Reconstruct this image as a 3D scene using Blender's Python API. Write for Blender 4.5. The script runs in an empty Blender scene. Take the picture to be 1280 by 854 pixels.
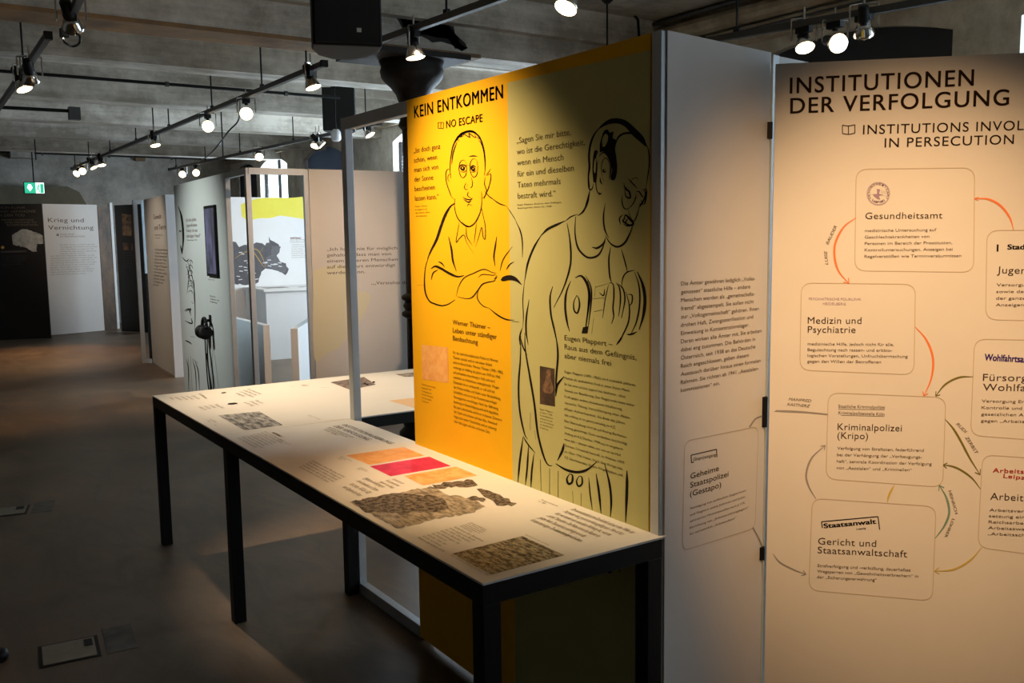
import bpy, bmesh, math, random
from mathutils import Vector, Matrix
random.seed(7)
S = bpy.context.scene
COL = S.collection
# ------------------------------------------------------------------ camera
F, YAW, PITCH, ROLL = 1151.9, -.59236, -.11426, -.013255
CAM = Vector((0, 0, 1.6))
MC = Matrix.Rotation(YAW, 3, 'Z') @ Matrix.Rotation(math.pi/2+PITCH, 3, 'X') @ Matrix.Rotation(ROLL, 3, 'Z')
cd = bpy.data.cameras.new('camera'); cam = bpy.data.objects.new('camera', cd); COL.objects.link(cam)
cam.matrix_world = Matrix.Translation(CAM) @ MC.to_4x4()
cd.sensor_width = 36; cd.lens = F*36/1280; cd.clip_start = .05; cd.clip_end = 200
S.camera = cam
# ------------------------------------------------------------------ light
S.view_settings.view_transform = 'Standard'; S.view_settings.look = 'None'
S.view_settings.gamma = 1; S.view_settings.use_curve_mapping = False
S.view_settings.exposure = 0.55
S.cycles.use_denoising = True
S.cycles.max_bounces = 8; S.cycles.diffuse_bounces = 4; S.cycles.caustics_reflective = False; S.cycles.caustics_refractive = False
S.cycles.sample_clamp_indirect = 4
W = bpy.data.worlds.new('daylight'); S.world = W; W.use_nodes = True
bg = W.node_tree.nodes['Background']; bg.inputs[0].default_value = (.74, .88, 1, 1); bg.inputs[1].default_value = 3.0
def aim(o, loc, tgt):
    o.location = loc; o.rotation_euler = (Vector(tgt)-Vector(loc)).to_track_quat('-Z', 'Y').to_euler()
WARM = (1, .59, .28)
def spot(loc, tgt, power, ang=50, blend=1.0, color=WARM, r=.05):
    l = bpy.data.lights.new('spot_beam', 'SPOT'); l.energy = power; l.color = color
    l.spot_size = math.radians(ang); l.spot_blend = blend; l.shadow_soft_size = r
    o = bpy.data.objects.new('spot_beam', l); COL.objects.link(o); aim(o, loc, tgt); return o
SPOTS = [
 ((.7, 3.1, 2.85), (1.66, 2.62, 1.35), 225, 50, 1.0, (1, .7, .4)),          # yellow panel
 ((.93, 5.9, 2.8), (1.95, 4.35, .8), 400, 48, 1.0, (1, .74, .46)),           # far table
 ((.8, .35, 2.85), (2.40, 1.52, 1.2), 260, 40),         # right white panel
 ((2.73, 5.0, 2.7), (3.0, 7.15, 1.5), 250, 52, 1.0, (1, .68, .44)),          # quote panel
 ((3.6, 9.6, 2.8), (4.1, 12.6, 1.2), 45, 60),          # map wall
 ((2.2, 14.6, 2.8), (2.7, 17.5, 1.5), 55, 50, 1.0, (1, .75, .5)),
 ((2.2, 15.2, 2.8), (1.7, 14.4, 0), 190, 70),
 ((.3, 8.8, 2.8), (2.45, 8.9, 1.2), 210, 62, 1.0, (.97, 1, .93)),
 ((1.0, 8.0, 2.8), (1.0, 10.5, 0), 80, 80),
 ((1.2, 11.5, 2.8), (2.75, 11.8, 1.2), 50, 60, 1.0, (1, .8, .6)),
]
for a in SPOTS: spot(*a)
def area(loc, tgt, sx, sy, power, color):
    l = bpy.data.lights.new('window_daylight', 'AREA'); l.shape = 'RECTANGLE'; l.size = sx; l.size_y = sy; l.energy = power; l.color = color
    o = bpy.data.objects.new('window_daylight', l); COL.objects.link(o); aim(o, loc, tgt); return o
# windows of the right wall: (y0, y1)
WINS = [(17.65, 18.9), (16.0, 17.45), (13.6, 15.2), (10.2, 11.85), (7.3, 8.9), (3.6, 5.5), (1.3, 3.15), (-2.2, -.4)]
for y0, y1 in WINS:
    if (y0, y1) in ((17.65, 18.9), (13.6, 15.2), (3.6, 5.5)): continue
    pw = {16.0: 55, 10.2: 110, 7.3: 95, 1.3: 45, -2.2: 20}[y0]; near = y0 < 6
    area((6.5, (y0+y1)/2, 1.9), (0, (y0+y1)/2+(3 if near else 0), 4.6 if near else 2.8), y1-y0, 1.9, pw, (.8, .9, 1))
# ------------------------------------------------------------------ pixel -> place
def ray(x, y): return MC @ Vector((x-640, -(y-427), -F))
def atz(x, y, z): d = ray(x, y); return CAM + d*((z-1.6)/d.z)
def aty(x, y, Y): d = ray(x, y); return CAM + d*(Y/d.y)
def atx(x, y, X): d = ray(x, y); return CAM + d*(X/d.x)
class Face:
    """a flat face: origin, unit u, unit v, outward normal n (u x v)"""
    def __init__(s, o, u, v=(0, 0, 1)):
        s.o = Vector(o); s.u = Vector(u).normalized(); s.v = Vector(v).normalized(); s.n = s.u.cross(s.v)
        s.M = Matrix((s.u, s.v, s.n)).transposed().to_4x4(); s.M.translation = s.o
    def P(s, x, y):
        d = ray(x, y); t = (s.o-CAM).dot(s.n)/d.dot(s.n); q = CAM+d*t-s.o
        return Vector((q.dot(s.u), q.dot(s.v)))
def vface(p0, p1):
    """vertical face from ground point p0 (picture left) to p1 (picture right)"""
    a = Vector((p0[0], p0[1], 0)); b = Vector((p1[0], p1[1], 0)); f = Face(a, b-a); f.len = (b-a).length; return f
# ------------------------------------------------------------------ materials
MATS = {}
def mat(name, base, rough=.6, metal=0, noise=None, bump=0, bscale=40, emit=None, spec=.5, coat=0):
    """noise=(other colour, scale, contrast)"""
    if name in MATS: return MATS[name]
    m = bpy.data.materials.new(name); m.use_nodes = True; nt = m.node_tree; b = nt.nodes['Principled BSDF']
    b.inputs['Base Color'].default_value = (*base, 1); b.inputs['Roughness'].default_value = rough; b.inputs['Metallic'].default_value = metal
    b.inputs['Specular IOR Level'].default_value = spec
    tc = nt.nodes.new('ShaderNodeTexCoord')
    if noise:
        n = nt.nodes.new('ShaderNodeTexNoise'); n.inputs['Scale'].default_value = noise[1]; n.inputs['Detail'].default_value = 8
        n.inputs['Roughness'].default_value = .65
        r = nt.nodes.new('ShaderNodeValToRGB'); c = noise[2]
        r.color_ramp.elements[0].position = .5-c; r.color_ramp.elements[1].position = .5+c
        r.color_ramp.elements[0].color = (*noise[0], 1); r.color_ramp.elements[1].color = (*base, 1)
        nt.links.new(tc.outputs['Object'], n.inputs['Vector']); nt.links.new(n.outputs['Fac'], r.inputs['Fac'])
        nt.links.new(r.outputs['Color'], b.inputs['Base Color'])
    if bump:
        n2 = nt.nodes.new('ShaderNodeTexNoise'); n2.inputs['Scale'].default_value = bscale; n2.inputs['Detail'].default_value = 6
        bp = nt.nodes.new('ShaderNodeBump'); bp.inputs['Strength'].default_value = bump; bp.inputs['Distance'].default_value = .01
        nt.links.new(tc.outputs['Object'], n2.inputs['Vector']); nt.links.new(n2.outputs['Fac'], bp.inputs['Height']); nt.links.new(bp.outputs['Normal'], b.inputs['Normal'])
    if emit:
        b.inputs['Emission Color'].default_value = (*emit[0], 1); b.inputs['Emission Strength'].default_value = emit[1]
    MATS[name] = m; return m
def photo_mat(name, dark, light, scale, stretch=(1, 1, 1), c=.08, detail=10):
    """a printed halftone photograph: blotches of ink in two tones"""
    m = bpy.data.materials.new(name); m.use_nodes = True; nt = m.node_tree; b = nt.nodes['Principled BSDF']; b.inputs['Roughness'].default_value = .6
    tc = nt.nodes.new('ShaderNodeTexCoord'); mp = nt.nodes.new('ShaderNodeMapping'); mp.inputs['Scale'].default_value = stretch
    n = nt.nodes.new('ShaderNodeTexNoise'); n.inputs['Scale'].default_value = scale; n.inputs['Detail'].default_value = detail; n.inputs['Roughness'].default_value = .7
    r = nt.nodes.new('ShaderNodeValToRGB'); r.color_ramp.elements[0].position = .5-c; r.color_ramp.elements[1].position = .5+c
    r.color_ramp.elements[0].color = (*dark, 1); r.color_ramp.elements[1].color = (*light, 1)
    L = nt.links.new; L(tc.outputs['Object'], mp.inputs['Vector']); L(mp.outputs['Vector'], n.inputs['Vector']); L(n.outputs['Fac'], r.inputs['Fac']); L(r.outputs['Color'], b.inputs['Base Color'])
    return m
def floor_mat():
    m = bpy.data.materials.new('screed_floor'); m.use_nodes = True; nt = m.node_tree; b = nt.nodes['Principled BSDF']; L = nt.links.new
    tc = nt.nodes.new('ShaderNodeTexCoord')
    n = nt.nodes.new('ShaderNodeTexNoise'); n.inputs['Scale'].default_value = .9; n.inputs['Detail'].default_value = 9; n.inputs['Distortion'].default_value = .8
    mp = nt.nodes.new('ShaderNodeMapping'); mp.inputs['Scale'].default_value = (1, .35, 1)
    n2 = nt.nodes.new('ShaderNodeTexNoise'); n2.inputs['Scale'].default_value = 3.5; n2.inputs['Detail'].default_value = 10; n2.inputs['Roughness'].default_value = .7; n2.inputs['Distortion'].default_value = 1.5
    L(tc.outputs['Object'], mp.inputs['Vector']); L(mp.outputs['Vector'], n2.inputs['Vector']); L(tc.outputs['Object'], n.inputs['Vector'])
    r = nt.nodes.new('ShaderNodeValToRGB'); r.color_ramp.elements[0].position = .3; r.color_ramp.elements[1].position = .7
    r.color_ramp.elements[0].color = (.11, .073, .045, 1); r.color_ramp.elements[1].color = (.23, .155, .095, 1)
    r2 = nt.nodes.new('ShaderNodeValToRGB'); r2.color_ramp.elements[0].position = .35; r2.color_ramp.elements[1].position = .65
    r2.color_ramp.elements[0].color = (.6, .6, .6, 1); r2.color_ramp.elements[1].color = (1.15, 1.12, 1.08, 1)
    mx = nt.nodes.new('ShaderNodeMix'); mx.data_type = 'RGBA'; mx.blend_type = 'MULTIPLY'; mx.inputs['Factor'].default_value = 1
    L(n.outputs['Fac'], r.inputs['Fac']); L(n2.outputs['Fac'], r2.inputs['Fac']); L(r.outputs['Color'], mx.inputs['A']); L(r2.outputs['Color'], mx.inputs['B']); L(mx.outputs['Result'], b.inputs['Base Color'])
    mr = nt.nodes.new('ShaderNodeMapRange'); mr.inputs['To Min'].default_value = .32; mr.inputs['To Max'].default_value = .6
    L(n2.outputs['Fac'], mr.inputs['Value']); L(mr.outputs['Result'], b.inputs['Roughness'])
    bp = nt.nodes.new('ShaderNodeBump'); bp.inputs['Strength'].default_value = .12; bp.inputs['Distance'].default_value = .01; L(n2.outputs['Fac'], bp.inputs['Height']); L(bp.outputs['Normal'], b.inputs['Normal'])
    return m
def concrete_mat(name, c0, c1, plank=(.3, 3, 3)):
    """board-marked, limewashed concrete"""
    m = bpy.data.materials.new(name); m.use_nodes = True; nt = m.node_tree; b = nt.nodes['Principled BSDF']; L = nt.links.new; b.inputs['Roughness'].default_value = .85
    tc = nt.nodes.new('ShaderNodeTexCoord'); mp = nt.nodes.new('ShaderNodeMapping'); mp.inputs['Scale'].default_value = plank
    n = nt.nodes.new('ShaderNodeTexNoise'); n.inputs['Scale'].default_value = 1.6; n.inputs['Detail'].default_value = 12; n.inputs['Roughness'].default_value = .7
    n2 = nt.nodes.new('ShaderNodeTexNoise'); n2.inputs['Scale'].default_value = 3; n2.inputs['Detail'].default_value = 8; n2.inputs['Roughness'].default_value = .75
    L(tc.outputs['Object'], mp.inputs['Vector']); L(mp.outputs['Vector'], n.inputs['Vector']); L(tc.outputs['Object'], n2.inputs['Vector'])
    ad = nt.nodes.new('ShaderNodeMath'); ad.operation = 'ADD'; L(n.outputs['Fac'], ad.inputs[0]); L(n2.outputs['Fac'], ad.inputs[1])
    r = nt.nodes.new('ShaderNodeValToRGB'); r.color_ramp.elements[0].position = .42; r.color_ramp.elements[1].position = .6
    hf = nt.nodes.new('ShaderNodeMath'); hf.operation = 'MULTIPLY'; hf.inputs[1].default_value = .5; L(ad.outputs[0], hf.inputs[0]); L(hf.outputs[0], r.inputs['Fac'])
    r.color_ramp.elements[0].color = (*c0, 1); r.color_ramp.elements[1].color = (*c1, 1); L(r.outputs['Color'], b.inputs['Base Color'])
    bp = nt.nodes.new('ShaderNodeBump'); bp.inputs['Strength'].default_value = .5; bp.inputs['Distance'].default_value = .02; L(hf.outputs[0], bp.inputs['Height']); L(bp.outputs['Normal'], b.inputs['Normal'])
    return m
M_FLOOR = floor_mat()
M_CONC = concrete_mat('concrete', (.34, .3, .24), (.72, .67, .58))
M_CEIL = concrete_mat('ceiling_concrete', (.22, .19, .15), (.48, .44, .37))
M_WALL = concrete_mat('limewashed_wall', (.32, .29, .25), (.56, .52, .46), (1, 1, 1))
M_OCHRE = mat('ochre_timber', (.36, .2, .08), .7, noise=((.16, .1, .05), 3, .15), bump=.3, bscale=14)
M_CREAM = mat('cream_plaster', (.55, .47, .35), .8, noise=((.3, .25, .18), 5, .15), bump=.4, bscale=20)
M_BLACK = mat('black_steel', (.009, .009, .009), .5, noise=((.006, .006, .006), 60, .3), spec=.2)
M_IRON = mat('black_cast_iron', (.012, .01, .009), .6, noise=((.024, .017, .012), 12, .2), bump=.3, bscale=30, spec=.25)
M_ALU = mat('brushed_aluminium', (.56, .585, .6), .45, .4, noise=((.48, .505, .52), 8, .25))
M_TRACK = mat('grey_track', (.06, .06, .06), .5, noise=((.045, .045, .045), 20, .3))
M_SPK = mat('black_cabinet', (.004, .004, .004), .6, noise=((.004, .004, .004), 90, .3), bump=.2, bscale=300, spec=.25)
M_WHITE = mat('white_print_board', (.74, .73, .71), .7, noise=((.7, .69, .67), 6, .3), bump=.03, bscale=400, spec=.3)
M_TOP = mat('white_table_board', (.78, .76, .72), .55, noise=((.74, .72, .68), 5, .3), spec=.2)
M_YEL = mat('yellow_print', (.87, .475, .01), .75, noise=((.82, .445, .009), 5, .3), bump=.03, bscale=400, spec=.12)
M_KHAKI = mat('khaki_print', (.54, .52, .22), .75, noise=((.51, .49, .205), 5, .3), bump=.03, bscale=400, spec=.12)
M_INK = mat('black_ink', (.016, .011, .008), .8, noise=((.01, .008, .007), 30, .3), spec=.08)
M_TITLE = mat('dark_brown_ink', (.05, .028, .017), .8, noise=((.04, .022, .013), 30, .3), spec=.08)
M_INK2 = mat('brown_ink', (.1, .065, .04), .6, noise=((.08, .05, .03), 30, .3), spec=.2)
M_INKG = mat('grey_ink', (.27, .22, .17), .6, noise=((.24, .2, .15), 30, .3), spec=.2)
M_INKT = mat('small_text_ink', (.17, .13, .1), .6, noise=((.14, .1, .08), 30, .3), spec=.2)
M_INKY = mat('text_ink_on_yellow', (.1, .05, .007), .8, noise=((.08, .04, .006), 30, .3), spec=.08)
M_INKK = mat('text_ink_on_khaki', (.1, .08, .028), .6, noise=((.08, .06, .02), 30, .3), spec=.2)
M_LINE = mat('pale_line_ink', (.56, .48, .38), .6, noise=((.5, .42, .33), 30, .3), spec=.2)
M_ORANGE = mat('orange_ink', (.86, .25, .08), .6, noise=((.8, .21, .07), 20, .3), spec=.2)
M_OLIVE = mat('olive_ink', (.2, .18, .035), .6, noise=((.16, .14, .03), 20, .3), spec=.2)
M_TEAL = mat('teal_ink', (.2, .33, .28), .6, noise=((.16, .28, .24), 20, .3), spec=.2)
M_YINK = mat('yellow_ink', (.6, .47, .1), .6, noise=((.55, .42, .08), 20, .3), spec=.2)
M_GREY = mat('grey_blue_ink', (.33, .32, .33), .6, noise=((.28, .27, .28), 20, .3), spec=.2)
M_BLUE = mat('violet_ink', (.06, .03, .3), .6, noise=((.09, .05, .35), 60, .2), spec=.2)
M_RED = mat('red_ink', (.65, .06, .03), .6, noise=((.55, .05, .03), 60, .2), spec=.2)
M_LENS = mat('lamp_lens', (.9, .8, .6), .2, noise=((.8, .7, .5), 30, .3), emit=((1, .74, .42), 5))
M_CHROME = mat('chrome_reflector', (.75, .72, .66), .15, 1, noise=((.6, .58, .54), 30, .3))
M_DARKWIN = mat('dark_blind', (.035, .04, .05), .7, noise=((.025, .03, .04), 4, .3))
M_BLIND = mat('grey_blind', (.3, .35, .42), .7, noise=((.26, .31, .38), 4, .3))
def blind_mat():
    m = bpy.data.materials.new('translucent_blind'); m.use_nodes = True; nt = m.node_tree; b = nt.nodes['Principled BSDF']; b.inputs['Base Color'].default_value = (.3, .35, .42, 1)
    t = nt.nodes.new('ShaderNodeBsdfTranslucent'); t.inputs[0].default_value = (.13, .15, .18, 1); mx = nt.nodes.new('ShaderNodeMixShader'); mx.inputs[0].default_value = .6
    nt.links.new(b.outputs[0], mx.inputs[1]); nt.links.new(t.outputs[0], mx.inputs[2]); nt.links.new(mx.outputs[0], nt.nodes['Material Output'].inputs[0]); return m
M_BLIND = blind_mat()
def glass():
    m = bpy.data.materials.new('window_glass'); m.use_nodes = True; nt = m.node_tree; nt.nodes.remove(nt.nodes['Principled BSDF'])
    a = nt.nodes.new('ShaderNodeBsdfTransparent'); a.inputs[0].default_value = (.93, .97, 1, 1); g = nt.nodes.new('ShaderNodeBsdfGlossy'); g.inputs['Roughness'].default_value = .05
    mx = nt.nodes.new('ShaderNodeMixShader'); mx.inputs[0].default_value = .06
    nt.links.new(a.outputs[0], mx.inputs[1]); nt.links.new(g.outputs[0], mx.inputs[2]); nt.links.new(mx.outputs[0], nt.nodes['Material Output'].inputs[0]); return m
M_GLASS = glass()
# ------------------------------------------------------------------ mesh helpers
def obj(name, bm, m, parent=None, smooth=False, bevel=0):
    me = bpy.data.meshes.new(name); bm.normal_update(); bm.to_mesh(me); bm.free()
    if smooth:
        for p in me.polygons: p.use_smooth = True
    o = bpy.data.objects.new(name, me); COL.objects.link(o); me.materials.append(m)
    if parent: o.parent = parent
    if bevel:
        b = o.modifiers.new('bevel', 'BEVEL'); b.width = bevel; b.segments = 2; b.limit_method = 'ANGLE'
    return o
def box(bm, x0, x1, y0, y1, z0, z1):
    vs = [bm.verts.new((x, y, z)) for z in (z0, z1) for x, y in ((x0, y0), (x1, y0), (x1, y1), (x0, y1))]
    for f in ((3, 2, 1, 0), (4, 5, 6, 7), (0, 1, 5, 4), (1, 2, 6, 5), (2, 3, 7, 6), (3, 0, 4, 7)): bm.faces.new([vs[i] for i in f])
def bx(*a): bm = bmesh.new(); box(bm, *a); return bm
def tube(bm, p, q, r0, r1=None, n=8, cap=True):
    p = Vector(p); q = Vector(q); r1 = r0 if r1 is None else r1; d = (q-p).normalized()
    a = d.orthogonal().normalized(); b = d.cross(a)
    A = [bm.verts.new(p+(a*math.cos(t)+b*math.sin(t))*r0) for t in [2*math.pi*i/n for i in range(n)]]
    B = [bm.verts.new(q+(a*math.cos(t)+b*math.sin(t))*r1) for t in [2*math.pi*i/n for i in range(n)]]
    for i in range(n): bm.faces.new((A[i], A[(i+1) % n], B[(i+1) % n], B[i]))
    if cap: bm.faces.new(A[::-1]); bm.faces.new(B)
def polytube(bm, pts, r, n=6):
    for a, b in zip(pts, pts[1:]): tube(bm, a, b, r, n=n)
def lathe(bm, prof, c=(0, 0, 0), n=24, axis='Z'):
    rings = []
    for r, z in prof:
        rings.append([bm.verts.new((c[0]+r*math.cos(2*math.pi*i/n), c[1]+r*math.sin(2*math.pi*i/n), c[2]+z)) for i in range(n)])
    for A, B in zip(rings, rings[1:]):
        for i in range(n): bm.faces.new((A[i], A[(i+1) % n], B[(i+1) % n], B[i]))
    bm.faces.new(rings[0][::-1]); bm.faces.new(rings[-1])
def prism(bm, poly, z0, z1):
    A = [bm.verts.new((x, y, z0)) for x, y in poly]; B = [bm.verts.new((x, y, z1)) for x, y in poly]; n = len(poly)
    for i in range(n): bm.faces.new((A[i], A[(i+1) % n], B[(i+1) % n], B[i]))
    bm.faces.new(A[::-1]); bm.faces.new(B)
def smoothline(pts, k=6):
    if len(pts) < 3: return [Vector(p) for p in pts]
    P = [Vector(p) for p in pts]; P = [P[0]*2-P[1]]+P+[P[-1]*2-P[-2]]; out = []
    for i in range(1, len(P)-2):
        for j in range(k):
            t = j/k; a, b, c, d = P[i-1:i+3]
            out.append(.5*((2*b)+(c-a)*t+(2*a-5*b+4*c-d)*t*t+(3*b-a-3*c+d)*t*t*t))
    out.append(P[-2]); return out
def tag(o, label=None, cat=None, group=None, kind=None):
    if label: o['label'] = label
    if cat: o['category'] = cat
    if group: o['group'] = group
    if kind: o['kind'] = kind
    return o
def empty(name, M, label, cat, group=None):
    o = bpy.data.objects.new(name, None); COL.objects.link(o); o.matrix_world = M if isinstance(M, Matrix) else Matrix.Translation(M)
    o.empty_display_size = .1; return tag(o, label, cat, group)
def struct(name, bm, m, **k): return tag(obj(name, bm, m, **k), kind='structure')
def copy_tree(o, parent=None):
    c = o.copy(); COL.objects.link(c)
    if parent: c.parent = parent
    for ch in list(o.children): copy_tree(ch, c)
    return c
# ---- flat print on a face: local coordinates (u, v, offset)
def ribbon(bm, face, pts, w, off=.0008, T=None, taper=True, closed=False):
    """pts in picture pixels through T=(ox,oy,s); w is the pen width in pixels"""
    bm = J_(bm); ox, oy, s = T or (0, 0, 1); P = smoothline([(x*s+ox, y*s+oy) for x, y in pts]); n = len(P); w = w*s/2 if T else w/2
    prev = None
    for i, p in enumerate(P):
        d = (P[min(i+1, n-1)]-P[max(i-1, 0)]); d = d.normalized() if d.length > 1e-6 else Vector((1, 0)); q = Vector((-d.y, d.x))
        t = i/(n-1) if n > 1 else 0
        k = 1 if not taper else .25+.75*min(1, 3.2*min(t, 1-t)+.0)
        a = face.P(*(p+q*w*k)); b = face.P(*(p-q*w*k)); A = bm.verts.new((a.x, a.y, off)); B = bm.verts.new((b.x, b.y, off))
        if prev:
            f = bm.faces.new((prev[0], A, B, prev[1]))
        prev = (A, B)
def blob(bm, face, pts, off=.001, T=None, smooth=True, rough=0):
    bm = J_(bm); ox, oy, s = T or (0, 0, 1); P = [(x*s+ox, y*s+oy) for x, y in pts]
    if rough:
        Q = []; rg = random.Random(len(P)*31+int(P[0][0]))
        for i, a in enumerate(P):
            b = P[(i+1) % len(P)]; L = math.hypot(b[0]-a[0], b[1]-a[1]); n = max(1, int(L/(rough*1.6)))
            for k in range(n): t = k/n; Q.append((a[0]+(b[0]-a[0])*t+rg.uniform(-rough, rough)*.5, a[1]+(b[1]-a[1])*t+rg.uniform(-rough, rough)*.5))
        P = Q; smooth = False
    if smooth: P = smoothline(P+[P[0]], 4)[:-1]
    vs = []
    for p in P:
        a = face.P(p[0], p[1]); vs.append(bm.verts.new((a.x, a.y, off)))
    f = bm.faces.new(vs); bmesh.ops.triangulate(bm, faces=[f])
def flip_up(bm):
    bm.normal_update()
    bad = [f for f in bm.faces if f.normal.z < 0]
    if bad: bmesh.ops.reverse_faces(bm, faces=bad)
_cache = {}
def glyphs(text, bold=0, track=1.0, slant=0):
    k = (text, bold, track, slant)
    if k not in _cache:
        c = bpy.data.curves.new('t', 'FONT'); c.body = text; c.size = 1; c.resolution_u = 6 if len(text) < 24 and bold else 3; c.space_character = track; c.shear = slant; c.fill_mode = 'FRONT'
        o = bpy.data.objects.new('t', c); COL.objects.link(o); dg = bpy.context.evaluated_depsgraph_get(); dg.update()
        me = bpy.data.meshes.new_from_object(o.evaluated_get(dg)); V = [v.co.copy() for v in me.vertices]; P = [tuple(p.vertices) for p in me.polygons]
        bpy.data.objects.remove(o); bpy.data.curves.remove(c); bpy.data.meshes.remove(me)
        if V: x0 = min(v.x for v in V); V = [Vector((v.x-x0, v.y, 0)) for v in V]
        if bold:      # a heavier weight: the same letters struck four times, a little apart
            n = len(V); q = P; B = V; V = []; P = []
            for i, (dx, dy) in enumerate(((0, 0), (2, 0), (0, 1), (2, 1))):
                V += [v+Vector((dx*bold, (dy-.5)*bold, 0)) for v in B]; P += [tuple(a+i*n for a in p) for p in q]
        _cache[k] = (V, P, max([v.x for v in V] or [1]))
    return _cache[k]
CAPH = max(v.y for v in glyphs('H')[0])
def put_text(bm, text, o, du, dv, xs, ys, off, **k):
    V, P, w = glyphs(text, **k); vs = [bm.verts.new((*(o+du*(v.x*xs)+dv*(v.y*ys)), off)) for v in V]
    for p in P:
        try: bm.faces.new([vs[i] for i in p])
        except ValueError: pass
def line(bm, face, text, a, b, cap, off=.0012, **k):
    """one line of lettering: baseline from pixel a to pixel b, capitals cap pixels high"""
    bm = W_(bm)
    A = face.P(*a); B = face.P(*b); d = B-A; pd = (Vector(b)-Vector(a)).normalized(); q = Vector((pd.y, -pd.x)) if abs(pd.x) < .8 else Vector((0, -1))
    h = (face.P(a[0]+q.x*cap, a[1]+q.y*cap)-A); du = d.normalized(); dv = Vector((-du.y, du.x))
    ys = (cap*.0042 if abs(face.n.z) > .5 else abs(h.dot(dv)))/CAPH; xs = d.length/glyphs(text, **k)[2]
    put_text(bm, text, A, du, dv, xs, ys, off, **k)
def para(bm, face, lines, a, z, e, cap, off=.0012, **k):
    """several lines: first baseline starts at a, last baseline starts at z, the longest line ends at e"""
    bm = W_(bm); A = face.P(*a); Z = face.P(*z); E = face.P(*e); ws = [glyphs(t, **k)[2] if t else 0 for t in lines]; xs = (E.x-A.x)/max(ws)
    n = len(lines)
    if abs(face.n.z) > .5:
        pitch = abs(A.y-Z.y)/(n-1) if n > 1 else cap*.006; ys = pitch*.6/CAPH; xs = min(xs, ys*1.5)
    else: ys = abs(face.P(a[0], a[1]-cap).y-A.y)/CAPH
    for i, t in enumerate(lines):
        if not t: continue
        p = A.lerp(Z, i/(n-1)) if n > 1 else A
        put_text(bm, t, p, Vector((1, 0)), Vector((0, 1)), xs, ys, off, **k)
def book_icon(bm, face, x, y, w, h, t=.9):
    s = -.14*w
    for pts in ([(x, y), (x, y+h)], [(x, y+h), (x+w/2, y+h)], [(x+w/2, y), (x+w/2, y+h)], [(x, y), (x+w/2, y)], [(x+w, y), (x+w, y+h)], [(x+w/2, y), (x+w, y)], [(x+w/2, y+h), (x+w, y+h)]):
        ribbon(bm, face, pts, t, .0012, taper=False)
def rrect(bm, face, c, rad, w, off=.001):
    bm = W_(bm)
    """rounded card outline through four corner pixels tl,tr,br,bl"""
    C = [face.P(*p) for p in c]; pts = []
    for i in range(4):
        p = C[i]; a = C[i-1]; b = C[(i+1) % 4]; da = (a-p).normalized()*rad; db = (b-p).normalized()*rad
        for j in range(7):
            t = j/6; pts.append((p+da)*(1-t)**2+p*2*t*(1-t)+(p+db)*t*t)
    n = len(pts); vs = []
    for i, p in enumerate(pts):
        d = (pts[(i+1) % n]-pts[i-1]).normalized(); q = Vector((-d.y, d.x))*w/2
        vs.append((bm.verts.new((*(p+q), off)), bm.verts.new((*(p-q), off))))
    for i in range(n): a = vs[i]; b = vs[(i+1) % n]; bm.faces.new((a[0], b[0], b[1], a[1]))
def quad(bm, face, c, off=.0006):
    bm = J_(bm)
    bm.faces.new([bm.verts.new((*face.P(*p), off)) for p in c])
class Pen:
    """one ink; every line or paragraph written with it becomes a mesh of its own"""
    def __init__(s, pr, name, m): s.pr = pr; s.name = name; s.m = m; s.j = None
    def new(s):
        b = bmesh.new(); s.pr.items.append((s.name, s.m, b)); return b
    @property
    def joined(s):
        if s.j is None: s.j = s.new()
        return s.j
def W_(bm): return bm.new() if isinstance(bm, Pen) else bm
def J_(bm): return bm.joined if isinstance(bm, Pen) else bm
class Print:
    """collects flat print in layers; one mesh per material"""
    def __init__(s, face, root): s.f = face; s.r = root; s.b = {}; s.items = []
    def __getitem__(s, k):
        if k not in s.b: s.b[k] = Pen(s, *k)
        return s.b[k]
    def done(s):
        for name, m, bm in s.items:
            flip_up(bm); obj(name, bm, m, s.r)
# ================================================================== SETTING
struct('floor', bx(-7, 6, -5, 19.3, -.1, 0), M_FLOOR)
CZ = 3.5
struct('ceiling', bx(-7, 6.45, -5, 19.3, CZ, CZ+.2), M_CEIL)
struct('wall_far', bx(-7, 6.45, 19.3, 19.6, 0, CZ), M_WALL)
struct('wall_left', bx(-7.3, -7, -5, 19.3, 0, CZ), M_WALL)
struct('wall_near', bx(-7, 6.45, -5.3, -5, 0, CZ), M_WALL)
# right wall with arched window openings
bm = bmesh.new(); SILL, SPR, CRN = .8, 2.93, 3.08
ys = [-5]
for y0, y1 in sorted(WINS):
    box(bm, 6, 6.45, ys[-1], y0, 0, CZ); box(bm, 6, 6.45, y0, y1, 0, SILL)
    n = 12; arc = []
    for i in range(n+1):
        t = i/n; arc.append((y0+(y1-y0)*t, SPR+(CRN-SPR)*(1-(2*t-1)**2)))
    for (a, za), (b, zb) in zip(arc, arc[1:]):
        vs = [bm.verts.new(p) for p in ((6, a, za), (6, b, zb), (6, b, CZ), (6, a, CZ), (6.45, a, za), (6.45, b, zb), (6.45, b, CZ), (6.45, a, CZ))]
        for f in ((0, 3, 2, 1), (4, 5, 6, 7), (0, 1, 5, 4), (2, 3, 7, 6)): bm.faces.new([vs[i] for i in f])
    ys.append(y1)
box(bm, 6, 6.45, ys[-1], 19.3, 0, CZ)
struct('wall_right', bm, concrete_mat('window_wall_limewash', (.5, .46, .38), (.85, .82, .75), (2, 1, .5)))
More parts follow.
